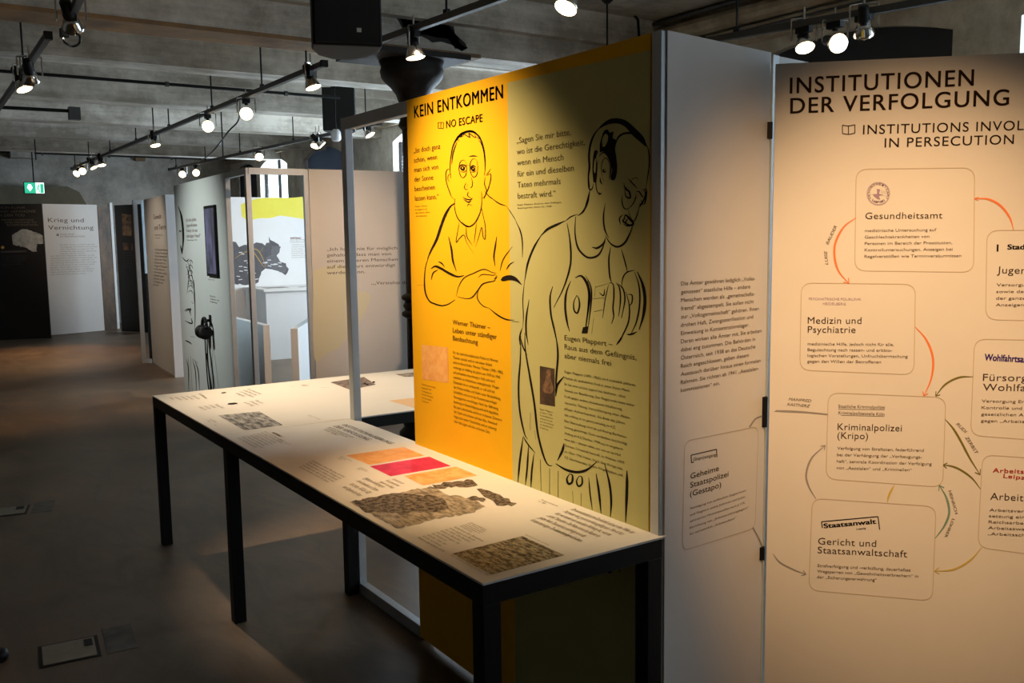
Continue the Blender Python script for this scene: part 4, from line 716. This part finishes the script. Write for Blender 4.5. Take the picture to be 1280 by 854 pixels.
# ---- map wall and kiosk
F7 = Face((3.3, 12.7, 0), (1, 0, 0)); m7 = empty('map_wall', F7.M, 'white wall panel with dark map and yellow brush band seen through the open frame', 'exhibition panel')
x0 = F7.P(289, 300).x; x1 = F7.P(392, 300).x; h7 = F7.P(340, 247).y
obj('print_board', lbox(x0, x1, 0, h7, 0, .03), M_WHITE, m7); K = (280, 230, 120/603); q = tr(K); P = Print(F7, m7)
blob(P['yellow_band', mat('lemon_print', (.75, .66, .05), .5, noise=((.7, .6, .04), 6, .3))], F7, [q(105, 130), q(160, 105), q(250, 88), q(400, 88), q(560, 90), q(562, 222), q(470, 215), q(400, 205), q(350, 200), q(290, 215), q(230, 215), q(170, 225), q(120, 212), q(110, 180)], .0008)
d = P['map_shape', mat('map_dark', (.055, .05, .052), .6, noise=((.09, .085, .09), 12, .2))]
blob(d, F7, [q(45, 360), q(70, 370), q(95, 395), q(130, 380), q(180, 385), q(205, 365), q(235, 370), q(255, 385), q(290, 365), q(278, 325), (337, 300), q(310, 365), q(345, 375), q(355, 420), q(330, 450), q(350, 490), q(385, 500), q(408, 535), q(385, 570), q(340, 550), q(300, 535), q(255, 530), q(225, 570), q(215, 620), q(140, 635), q(60, 625), q(40, 500)], .0008, rough=2.4)
blob(P['map_region', mat('map_grey', (.13, .125, .13), .6, noise=((.09, .085, .09), 20, .2))], F7, [q(300, 385), q(352, 392), q(345, 435), q(330, 450), q(350, 490), q(400, 530), q(383, 562), q(300, 533), q(256, 522), q(262, 465), q(300, 445)], .0011, rough=2)
r = P['map_route', mat('ochre_route', (.45, .28, .06), .6, noise=((.4, .24, .05), 20, .3))]
for pts in ([(65, 470), (130, 430), (200, 410), (240, 460), (262, 525)], [(175, 410), (215, 470), (255, 528)], [(225, 430), (245, 400)]): ribbon(r, F7, [q(*p) for p in pts], 1.1, .0014)
wl = P['map_labels', M_WHITE]
for i in range(26):
    random.seed(i); x = random.uniform(60, 200) if i < 14 else random.uniform(230, 350); y = random.uniform(410, 610) if i < 14 else random.uniform(440, 520); ribbon(wl, F7, [q(x, y), q(x+22, y+random.uniform(-4, 4))], .9, .0014, taper=False)
line(P['orange_heading', M_ORANGE], F7, 'AUFTRAG', q(415, 345), q(483, 345), 2, bold=.03); g = P['small_text', M_INKG]; para(g, F7, ['Orte der Haft und Verfolgung im', 'Deutschen Reich, Auswahl'], q(415, 355), q(415, 368), q(528, 355), 1.4)
para(g, F7, ['Arbeitshäuser und Lager', 'in Sachsen, Thüringen,', 'Preußen und Bayern:', 'Rummelsburg, Brauweiler', 'Buchenwald, Dachau', 'Sachsenhausen, Moringen', 'Ravensbrück, Flossenbürg'], q(425, 385), q(425, 465), q(522, 385), 1.2)
P.done()
yk = 11.85; ka = aty(332, 368, yk); kb = aty(319.5, 353, 12.68); zk = (ka.z+kb.z)/2
kk = empty('map_plinth', (ka.x, yk, 0), 'white box plinth with sloping documents standing before the map wall', 'plinth')
obj('body', bx(0, 1.3, 0, .84, 0, zk-.03), M_WHITE, kk, bevel=.003); obj('top_board', bx(-.03, 1.33, -.03, .84, zk-.03, zk), M_TOP, kk)
DOC = photo_mat('document_tones', (.1, .08, .07), (.5, .45, .4), 9)
for x, y, w, h in ((.12, .25, .3, .25), (.55, .2, .1, .1), (.85, .25, .25, .3)): obj('document_print', bx(x, x+w, y, y+h, zk, zk+.002), DOC, kk)
for a, b, lab in (((2.776, 8.947), (2.743, 7.894), 'low white slanting partition left of the bright gap, behind the open frame'), ((2.755, 7.419), (3.377, 8.515), 'low white slanting partition right of the gap, beside the quotation panel')):
    a = Vector((*a, 0)); b = Vector((*b, 0)); u = (b-a).normalized(); n = Vector((u.y, -u.x, 0))*.06; bm = bmesh.new(); prism(bm, [(a.x, a.y), (b.x, b.y), (b.x+n.x, b.y+n.y), (a.x+n.x, a.y+n.y)] if n.x > 0 else [(a.x, a.y), (a.x+n.x, a.y+n.y), (b.x+n.x, b.y+n.y), (b.x, b.y)], 0, .85)
    for v in bm.verts: v.co -= a
    o = tag(obj('low_partition', bm, M_WHITE, bevel=.002), lab, 'low partition'); o.location = a
# ---- "Gewalt und Terror" panel
F8 = vface((2.783, 12.594), (2.699, 11.117)); m8 = empty('exhibition_panel', F8.M, 'narrow grey-white panel titled Gewalt und Terror, seen at a steep angle', 'exhibition panel', None)
h8 = F8.P(200, 245).y; obj('print_board', lbox(0, F8.len, .01, h8, 0, .015), M_WHITE, m8); obj('upright_post', lbox(F8.len, F8.len+.05, 0, h8, -.01, .12), mat('white_metal', (.7, .7, .7), .4, noise=((.66, .66, .66), 9, .3)), m8)
obj('upright_post', lbox(-.1, -.05, 0, h8, -.12, -.07), M_ALU, m8); obj('top_rail', lbox(-.1, -.05, h8-.05, h8, -.07, .0), M_ALU, m8); obj('bottom_rail', lbox(-.1, -.05, 0, .05, -.07, 0), M_ALU, m8)
P = Print(F8, m8); q = tr((160, 220, 180/854)); t = P['title', M_INK2]; para(t, F8, ['Gewalt', 'und Terror'], q(152, 258), q(157, 320), q(230, 318), 6); g = P['wall_text', M_INKG]; para(g, F8, ['Violence and', 'Terror'], q(160, 355), q(165, 372), q(205, 358), 2)
para(g, F8, ['Die Nationalsozialisten', 'verfolgen Menschen, die', 'nicht zur Gemeinschaft', 'gehören sollen. Polizei', 'und Justiz sperren sie', 'in Lager und Gefängnisse', 'ein. Dort müssen sie', 'schwer arbeiten, werden', 'misshandelt, gequält', 'und getötet. Viele der', 'Taten bleiben ohne', 'jede Strafe.'], q(162, 442), q(150, 648), q(240, 448), 2.6); P.done()
F9 = Face((2.73, 11.14, 0), (1, 0, 0)); m9 = empty('exhibition_panel', F9.M, 'black panel with small warm pictures and white foot, squeezed between two partitions', 'exhibition panel', None)
x0 = F9.P(219, 400).x; v = F9.P(222, 366).y; h9 = F9.P(222, 256).y
obj('print_board', lbox(x0, x0+.62, v, h9, 0, .03), M_BLACK, m9); obj('white_foot', lbox(x0, x0+.62, 0, v, 0, .03), M_WHITE, m9); P = Print(F9, m9); bm = P['picture', mat('warm_picture', (.75, .55, .35), .6, noise=((.2, .1, .05), 8, .2))]
ribbon(bm, F9, [q(262, 208), q(285, 215), q(280, 232), q(268, 240)], .9); blob(bm, F9, [q(265, 345), q(300, 350), q(305, 365), q(290, 372), q(262, 368)]); P.done()
F10 = Face((2.72, 12.95, 0), (1, 0, 0)); m10 = empty('exhibition_panel', F10.M, 'panel with pale blue upper and black lower half inside the narrow frame', 'exhibition panel', None)
x0 = F10.P(179, 300).x; v = F10.P(183, 342).y; h10 = F10.P(183, 250).y; obj('pale_half', lbox(x0, x0+.35, v, h10, 0, .03), mat('pale_blue_print', (.45, .58, .66), .5, noise=((.42, .55, .63), 6, .3)), m10); obj('dark_half', lbox(x0, x0+.35, 0, v, 0, .03), M_BLACK, m10)
# ================================================================== FAR PANELS
def farpanel(p0, p1, top, m, label, name='exhibition_panel'):
    f = vface(p0, p1); hh = f.P(*top).y; r = empty(name, f.M, label, 'exhibition panel', None); obj('print_board', lbox(0, f.len, .01, hh, 0, .04), m, r); return f, r, hh
f, r, hh = farpanel((.75, 17.4), (2.151, 16.908), (30, 255), mat('black_print', (.012, .012, .013), .5, noise=((.009, .009, .01), 6, .3)), 'black panel with white region map, at the far left')
P = Print(f, r); q = tr((0, 240, 150/1280)); t = P['title', M_INKG]; para(t, f, ['VON KLINIK', 'UND GEFÄNGNIS', 'IN DEN TOD'], q(-10, 180), q(-25, 262), q(390, 222), 3, bold=.01); para(t, f, ['FROM HOSPITALS', 'AND PRISONS TO', 'EXTERMINATION'], q(20, 308), q(75, 362), q(365, 330), 2)
blob(P['region_map', mat('pale_map', (.5, .52, .52), .6, noise=((.3, .32, .32), 9, .12))], f, [q(*p) for p in ((130, 460), (180, 430), (230, 400), (290, 400), (350, 425), (420, 440), (455, 470), (460, 550), (395, 555), (390, 640), (340, 632), (290, 600), (200, 575), (138, 565))], rough=1)
ln = P['text_lines', mat('dim_text', (.1, .1, .1), .6, noise=((.07, .07, .07), 9, .3))]; para(ln, f, ['Die Kranken werden aus den Anstalten', 'in die Lager gebracht und ermordet,', 'auch Häftlinge aus den Gefängnissen', 'der Justiz. Ärzte und Juristen', 'wählen sie aus und schicken sie', 'in den Tod.'], q(20, 690), q(20, 800), q(300, 740), 1.3)
bm = P['warm_dot', mat('warm_dot', (.8, .5, .12), .6, noise=((.7, .4, .1), 9, .3))]; blob(bm, f, [q(8, 592), q(28, 575), q(48, 592), q(28, 608)]); ribbon(ln, f, [q(10, 640), q(280, 632)], 2.2, .001, taper=False); P.done()
f, r, hh = farpanel((2.221, 17.43), (3.129, 17.725), (90, 255.5), M_WHITE, 'white panel titled Krieg und Vernichtung near the far wall')
P = Print(f, r); para(P['title', M_INK2], f, ['Krieg und', 'Vernichtung'], q(512, 322), q(515, 402), q(1000, 402), 5.2, track=1.05); g = P['wall_text', M_INKG]; line(g, f, 'WAR AND', q(640, 460), q(795, 458), 1.8); line(g, f, 'EXTERMINATION', q(640, 484), q(905, 482), 1.8); book_icon(g, f, *q(605, 450), 2.4, 2)
para(g, f, ['Mit dem Krieg verschärft sich die', 'Verfolgung. Die Polizei weist immer', 'mehr Menschen in Lager ein. Sie', 'müssen für den Sieg der Deutschen', 'arbeiten, bis sie sterben.'], q(640, 570), q(640, 665), q(1040, 572), 1.3)
para(g, f, ['Ab 1942 liefert die Justiz Häftlinge aus den', 'Gefängnissen an die Konzentrationslager aus.', '„Vernichtung durch Arbeit“ heißt dies bei', 'der Führung. Tausende überleben die ersten', 'Monate nicht. Auch in den Anstalten wird', 'getötet, durch Gift und durch Hunger.', 'Die Täter sind Ärzte, Pfleger und Beamte.', 'Viele von ihnen werden nach dem Krieg', 'nicht bestraft und arbeiten weiter.'], q(540, 690), (63, 344), (122, 322), 1.3); P.done()
f, r, hh = farpanel((3.14, 17.73), (3.37, 17.9), (136, 259), photo_mat('brown_photo', (.02, .014, .009), (.2, .11, .05), 2.2, (1, .5, .6), .14), 'tall narrow brown photograph panel beside the Krieg und Vernichtung panel')
obj('white_edge', lbox(f.len, f.len+.06, .01, hh+.08, -.01, .05), M_WHITE, r)
f, r, hh = farpanel((3.34, 17.33), (3.66, 16.75), (160, 256), MATS['black_print'], 'black panel with small lit photographs, right of the brown photograph panel')
P = Print(f, r); q = tr((0, 200, .3279)); ph = P['photograph', photo_mat('small_photos', (.02, .012, .01), (.4, .26, .15), 5, c=.12)]; quad(ph, f, [q(465, 205), q(500, 210), q(502, 290), q(467, 288)]); quad(ph, f, [q(468, 315), q(505, 320), q(507, 345), q(470, 343)]); g = P['text_lines', MATS['dim_text']]
para(g, f, ['Häftlinge aus', 'den Gefängnissen', 'der Justiz wurden', 'ab 1942 in die', 'Lager gebracht', 'und ermordet'], q(470, 355), q(470, 408), q(510, 358), 1.2); P.done()
# ================================================================== CEILING FIXTURES
def track(a, b, label, rods, group='lighting tracks'):
    a = Vector(a); b = Vector(b); M = Matrix.Translation(a) @ (b-a).to_track_quat('Y', 'Z').to_matrix().to_4x4(); L = (b-a).length
    r = empty('light_track', M, label, 'lighting track', group)
    obj('rail', bx(-.02, .02, 0, L, -.018, .022), M_TRACK, r, bevel=.003); obj('end_cap', bx(-.024, .024, -.02, .02, -.022, .026), M_BLACK, r); obj('end_cap', bx(-.024, .024, L-.02, L+.02, -.022, .026), M_BLACK, r)
    for s, rose in rods:
        d = s*L; bm = bmesh.new(); tube(bm, (0, d, .02), (0, d, CZ-a.z-.01), .007, n=6)
        if rose: tube(bm, (0, d, CZ-a.z-.03), (0, d, CZ-a.z-.01), .012, .04, n=12)
        box(bm, -.012, .012, d-.02, d+.02, .02, .045); obj('hanging_rod', bm, M_BLACK, r)
    return r
TZK = 2.85
t1a, t1b = atz(90, 211, TZK), atz(405, 80, TZK)
track(t1b, t1a, 'long grey lighting track running from the speaker towards the far wall', [(.03, 0), (.12, 0), (.25, 1), (.4, 0), (.55, 1), (.7, 0), (.85, 1), (.97, 0)], None)
t2a, t2b = atz(212, 212, TZK), atz(474, 154.3, TZK)
track(t2b, t2a, 'lighting track above the quotation panel beside the window wall', [(.04, 0), (.3, 0), (.55, 1), (.75, 0), (.95, 0)], None)
t3a, t3b = atz(462, 56, TZK), atz(625, -2, TZK); t3e = t3a+(t3b-t3a)*3.2
track(t3a, t3e, 'lighting track passing in front of the column capital', [(.02, 0), (.2, 0), (.5, 0), (.9, 0)], None)
t4a, t4b = atz(60, 45, TZK), atz(-12, 150, TZK)
track(t4a, t4b, 'short dark lighting track in the upper left corner', [(.3, 0), (.8, 0)], None)
t5a, t5b = atz(880, 52, TZK), atz(1180, -2, TZK); t5e = t5a+(t5b-t5a)*1.6
track(t5a, t5e, 'grey lighting track above the wide headlined panel', [(.1, 0), (.6, 0)], None)
n0, n1 = atz(80, 42, TZK), atz(100, -4, TZK); n2 = n0+(n1-n0)*2
track(n0, n2, 'dark track end with dangling cables near the upper left corner', [(.8, 0)], None)
# track spotlights
def make_spot(loc, up, d, label, group, proto=None):
    d = Vector(d).normalized(); pan = math.atan2(d.y, d.x); tilt = math.asin(-d.z)
    if proto is None:
        r = empty('track_spotlight', Matrix.Translation(loc), label, 'spotlight', group)
        bm = bmesh.new(); box(bm, -.02, .02, -.05, .05, up-.035, up); tube(bm, (0, 0, up-.05), (0, 0, up-.03), .016, n=8); obj('adapter', bm, M_BLACK, r)
        bm = bmesh.new()
        for s in (-1, 1): polytube(bm, [(0, s*.012, .13), (0, s*.078, .125), (0, s*.078, 0)], .006, 5)
        tube(bm, (0, 0, .1), (0, 0, .2), .006, n=6); obj('yoke', bm, M_CHROME, r)
        bm = bmesh.new()      # housing along +X (local), lens at +X
        h = bmesh.new(); lathe(h, [(.022, -.13), (.03, -.12), (.032, -.05), (.036, -.045), (.034, -.01)], n=14); bmesh.ops.rotate(h, verts=h.verts, matrix=Matrix.Rotation(math.pi/2, 3, 'Y')); hh = obj('lamp_housing', h, M_BLACK, r, True); bm.free()
        h = bmesh.new(); lathe(h, [(.03, -.03), (.045, .0), (.057, .035), (.06, .05)], n=18); bmesh.ops.rotate(h, verts=h.verts, matrix=Matrix.Rotation(math.pi/2, 3, 'Y')); obj('reflector', h, M_CHROME, hh, True)
        h = bmesh.new(); lathe(h, [(.056, .0502), (.055, .0525)], n=18); bmesh.ops.rotate(h, verts=h.verts, matrix=Matrix.Rotation(math.pi/2, 3, 'Y')); obj('lens', h, M_LENS, hh, True)
    else:
        r = copy_tree(proto); r.location = loc; tag(r, label, 'spotlight', group)
    for c in r.children:
        c.rotation_euler = (0, 0, pan) if not c.name.startswith('lamp_housing') else (0, tilt, pan)
        if c.name.startswith('adapter'): c.location.z = (TZK-.018)-loc[2]-.2 if proto else 0
    return r
UP = .2
def on(px, py, ta, tb):
    """point on the vertical plane through a track"""
    f = vface((ta.x, ta.y), (tb.x, tb.y)); p = f.P(px, py); return f.o+f.u*p.x+Vector((0, 0, p.y))
heads = [
 (t1a, t1b, (391, 108), (.2, -.25, -.95), 'spotlight at the near end of the long track, angled downward'),
 (t1a, t1b, (308, 142), (-.35, -.9, -.3), 'glowing spotlight facing the camera, second from the near end of the long track'),
 (t1a, t1b, (260, 158), (-.3, -.92, -.15), 'glowing spotlight facing the camera, third from the near end of the long track'),
 (t1a, t1b, (194, 181), (.1, -.25, -.95), 'small spotlight pointing straight down, middle of the long track'),
 (t1a, t1b, (127, 206), (.1, -.3, -.9), 'small spotlight pointing down, fourth from the far end of the long track'),
 (t1a, t1b, (117, 209), (.35, -.3, -.8), 'small tilted spotlight, third from the far end of the long track'),
 (t1a, t1b, (103, 214), (-.1, -.95, -.3), 'small glowing spotlight, second from the far end of the long track'),
 (t1a, t1b, (96, 217), (-.6, -.6, -.5), 'small glowing spotlight, nearest the far end of the long track'),
 (t2a, t2b, (324, 196), (-.2, -.9, -.4), 'glowing spotlight hanging before the bright window'),
 (t2a, t2b, (394, 182), (-.4, -.3, -.85), 'left spotlight of the pair left of the tall aluminium post'),
 (t2a, t2b, (402, 181), (.6, -.3, -.7), 'right spotlight of the pair left of the tall aluminium post'),
 (t2a, t2b, (228, 218), (-.2, -.95, -.2), 'left of two small glowing spotlights above the grey partition'),
 (t2a, t2b, (245, 216), (-.1, -.95, -.2), 'right of two small glowing spotlights above the grey partition'),
 (t2a, t2b, (462, 168), (.35, -.4, -.85), 'chrome spotlight seen through the open frame of the yellow partition'),
 (t3b, t3a, (519, 70), (.1, -.12, -1), 'large spotlight in front of the column capital'),
 (t3b, t3a, (708, 8), (-.5, -.1, -.85), 'spotlight cut by the top edge above the yellow partition'),
 (t4b, t4a, (30, 110), (.3, -.3, -.9), 'spotlight with a warm lens on the upper left track'),
 (t4b, t4a, (39, 100), (.2, .7, -.7), 'dark spotlight turned away on the upper left track'),
 (t5b, t5a, (1006, 58), (-.25, -.4, -.85), 'left of the three spotlights above the wide headlined panel'),
 (t5b, t5a, (1047, 54), (-.45, -.85, -.3), 'middle spotlight above the wide headlined panel, shining at the camera'),
 (t5b, t5a, (1080, 42), (.5, .3, -.8), 'right of the three spotlights above the wide headlined panel'),
 (n1, n0, (92, 34), (.3, .6, -.6), 'grey spotlight with looping cable at the dark track end'),
]
proto = None
for ta, tb_, px, d, lab in heads:
    loc = on(px[0], px[1], ta, tb_); d = Vector(d).normalized(); loc = loc-d*.04
    up = (TZK-.018)-loc.z
    if proto is None: proto = make_spot(tuple(loc), up, d, lab, None); PR_UP = up
    else:
        r = copy_tree(proto); r.location = loc; tag(r, lab, 'spotlight'); pan = math.atan2(d.y, d.x); tilt = math.asin(-d.z)
        for c in r.children:
            if c.name.startswith('lamp_housing'): c.rotation_euler = (0, tilt, pan)
            elif c.name.startswith('adapter'): c.rotation_euler = (0, 0, 0); c.location.z = up-PR_UP
            else: c.rotation_euler = (0, 0, pan)
# loose cables
def cable(pts, r, label):
    bm = bmesh.new(); polytube(bm, smoothline(pts), r, 5); return tag(obj('cable', bm, M_BLACK), label, 'cable')
cable([on(300, 124, t1a, t1b), aty(298, 150, 9.2), aty(285, 165, 9.4), aty(265, 190, 9.6), on(247, 204, t2a, t2b)], .008, 'thin black cable sagging from the long track towards the grey partition')
cable([n0+Vector((0, 0, -.02)), aty(80, 52, 5.5), aty(90, 58, 5.5), aty(99, 54, 5.5), aty(99, 44, 5.5), n0+Vector((.03, -.1, -.02))], .006, 'looped black cable hanging from the track end at upper left')
# loudspeakers
def speaker(c, w, d, h, label, yaw=0, badge=True):
    r = empty('loudspeaker', Matrix.Translation(c) @ Matrix.Rotation(yaw, 4, 'Z'), label, 'loudspeaker')
    poly = [(-w/2, 0), (w/2, 0), (w/2, d*.35), (w*.38, d*.75), (w*.15, d), (-w*.15, d), (-w*.38, d*.75), (-w/2, d*.35)]
    bm = bmesh.new(); prism(bm, poly, 0, h); obj('cabinet', bm, M_SPK, r, bevel=.008)
    obj('grille', bx(-w/2+.012, w/2-.012, -.008, 0, .012, h-.012), mat('speaker_grille', (.008, .008, .008), .6, noise=((.003, .003, .003), 400, .1)), r)
    if badge: obj('badge', bx(w*.13, w*.13+.02, -.011, -.008, .06, .078), mat('badge_metal', (.7, .7, .72), .4, noise=((.6, .6, .6), 90, .3)), r)
    bm = bmesh.new(); tube(bm, (0, d*.5, h), (0, d*.5, CZ-c[2]-.01), .018, n=8); box(bm, -.09, .09, d*.5-.03, d*.5+.03, h, h+.03); obj('bracket', bm, M_BLACK, r); return r
s0 = aty(402, 55, 3.85); s1 = aty(470, 60, 3.85)
speaker((1.79, 3.95, 2.46), .31, .34, .58, 'large black loudspeaker hanging at the top centre of the picture', -.33)
s2 = aty(424, 163, 9.3); speaker((s2.x, 9.3, s2.z), .34, .36, .45, 'smaller black loudspeaker hanging beyond the capital near the window wall', -.5, False)
# small white camera under the second speaker
p = aty(420, 168, 9.0); cmr = empty('ceiling_camera', Matrix.Translation(p), 'small white device hanging below the smaller loudspeaker', 'camera')
bm = bmesh.new(); lathe(bm, [(.03, -.07), (.05, -.05), (.05, .02), (.03, .05)], n=14); obj('body', bm, MATS['white_metal'], cmr, True); bm = bmesh.new(); tube(bm, (0, 0, .05), (0, 0, CZ-p.z-.01), .006); obj('hanging_rod', bm, M_BLACK, cmr)
# free hanging rods
for px, y0, y1, Y, lab in ((759, 0, 62, 6.0, 'thin black rod hanging behind the khaki print'), (193, 92, 180, 12.0, 'thin black suspension rod with ceiling rose, above the middle of the long track'), (45, 158, 200, 15.5, 'thin suspension rod left of the far end of the long track'), (279, 140, 196, 11.2, 'thin suspension rod near the sagging cable')):
    a = aty(px, y1, Y); o = empty('suspension_rod', Matrix.Translation(a), lab, 'rod'); bm = bmesh.new(); tube(bm, (0, 0, 0), (0, 0, CZ-a.z-.005), .008, n=6); obj('rod', bm, M_BLACK, o); bm = bmesh.new(); tube(bm, (0, 0, CZ-a.z-.03), (0, 0, CZ-a.z-.005), .02, .05, n=12); obj('ceiling_rose', bm, M_BLACK, o)
# exit sign
p = aty(43, 235, 17.8); ex = empty('exit_sign', Matrix.Translation(p), 'green and white emergency exit sign hanging over the far black panel', 'sign')
obj('sign_box', bx(-.16, .16, 0, .05, -.1, .1), M_BLACK, ex); MG = mat('exit_green', (.0, .35, .2), .5, noise=((.0, .3, .17), 9, .3), emit=((.03, .5, .28), .7)); MW = mat('exit_white', (.9, .95, .92), .5, noise=((.85, .9, .87), 9, .3), emit=((.85, 1, .93), 1.1))
obj('green_panel', bx(-.15, .02, -.004, 0, -.09, .09), MG, ex); obj('white_panel', bx(.02, .15, -.004, 0, -.09, .09), MW, ex)
bm = bmesh.new(); vs = [bm.verts.new((x, -.006, z)) for x, z in ((-.07, -.06), (-.03, -.0), (-.055, -.0), (-.055, .06), (-.085, .06), (-.085, -.0), (-.11, -.0))]; bm.faces.new(vs[::-1]); bmesh.ops.triangulate(bm, faces=bm.faces[:]); obj('arrow', bm, MW, ex)
bm = bmesh.new(); box(bm, .09, .14, -.006, -.005, -.085, .07); tube(bm, (.065, -.006, .045), (.065, -.008, .045), .014, n=10); polytube(bm, [(.065, -.006, .03), (.055, -.006, -.01), (.03, -.006, -.04)], .009, 5); polytube(bm, [(.055, -.006, -.01), (.075, -.006, -.04), (.07, -.006, -.075)], .009, 5); polytube(bm, [(.035, -.006, .0), (.045, -.006, .025), (.085, -.006, .015)], .007, 5); obj('running_figure', bm, MG, ex)
bm = bmesh.new(); tube(bm, (0, .025, .1), (0, .025, CZ-p.z-.01), .01); obj('hanging_rod', bm, M_BLACK, ex)
# floor hatches
def hatch(c, lab):
    P4 = [atz(x, y, 0) for x, y in c]; o = P4[0]; u = (P4[1]-P4[0]); f = Face(o, u, Vector((-u.y, u.x, 0))); r = empty('floor_hatch', f.M, lab, 'floor hatch')
    L = u.length; w = abs((P4[3]-P4[0]).dot(f.v)); s = -1
    obj('frame', bx(-.008, L+.008, -w-.008, .008, 0, .002), M_BLACK, r); obj('cover_plate', bx(.006, L-.006, -w+.006, -.006, .002, .005), mat('dull_metal_plate', (.3, .25, .19), .5, .2, noise=((.22, .18, .13), 14, .2)), r)
    obj('cable_outlet', bx(L*.78, L*.93, -w*.45, -w*.12, .005, .0065), M_BLACK, r)
    obj('screed_patch', bx(L+.03, L+.14, -w, .06, 0, .0015), mat('patched_screed', (.1, .085, .065), .7, noise=((.16, .13, .1), 12, .1)), r)
hatch([(50, 809.7), (118.8, 796), (127.4, 816.6), (53.4, 834.5)], 'metal floor hatch with dark cable outlet, in the lower left foreground')
hatch([(-30, 639), (36, 632), (39.6, 641.6), (-30, 649)], 'metal floor hatch at the left picture edge, farther back')
# dark rounded object cut by the left edge
p = atz(-4, 826, 0); bm = bmesh.new(); lathe(bm, [(.036, 0), (.044, .015), (.042, .035), (.02, .045)], n=20); o = tag(obj('rubber_foot', bm, M_BLACK, smooth=True), 'dark rounded foot on the floor, cut by the left picture edge', 'foot'); o.location = p

# things of one kind share a group
GR = {'spotlight': 'spotlights on the ceiling tracks', 'lighting track': 'lighting tracks under the ceiling', 'exhibition panel': 'free standing exhibition panels', 'partition': 'aluminium framed exhibition partitions',
      'table': 'white topped display tables', 'loudspeaker': 'hanging loudspeakers', 'floor hatch': 'metal floor hatches', 'rod': 'suspension rods', 'pipe': 'pipes under the ceiling', 'cable': 'loose cables', 'low partition': 'low white partitions'}
for o in S.objects:
    if o.get('category') in GR and not o.get('group'): o['group'] = GR[o['category']]
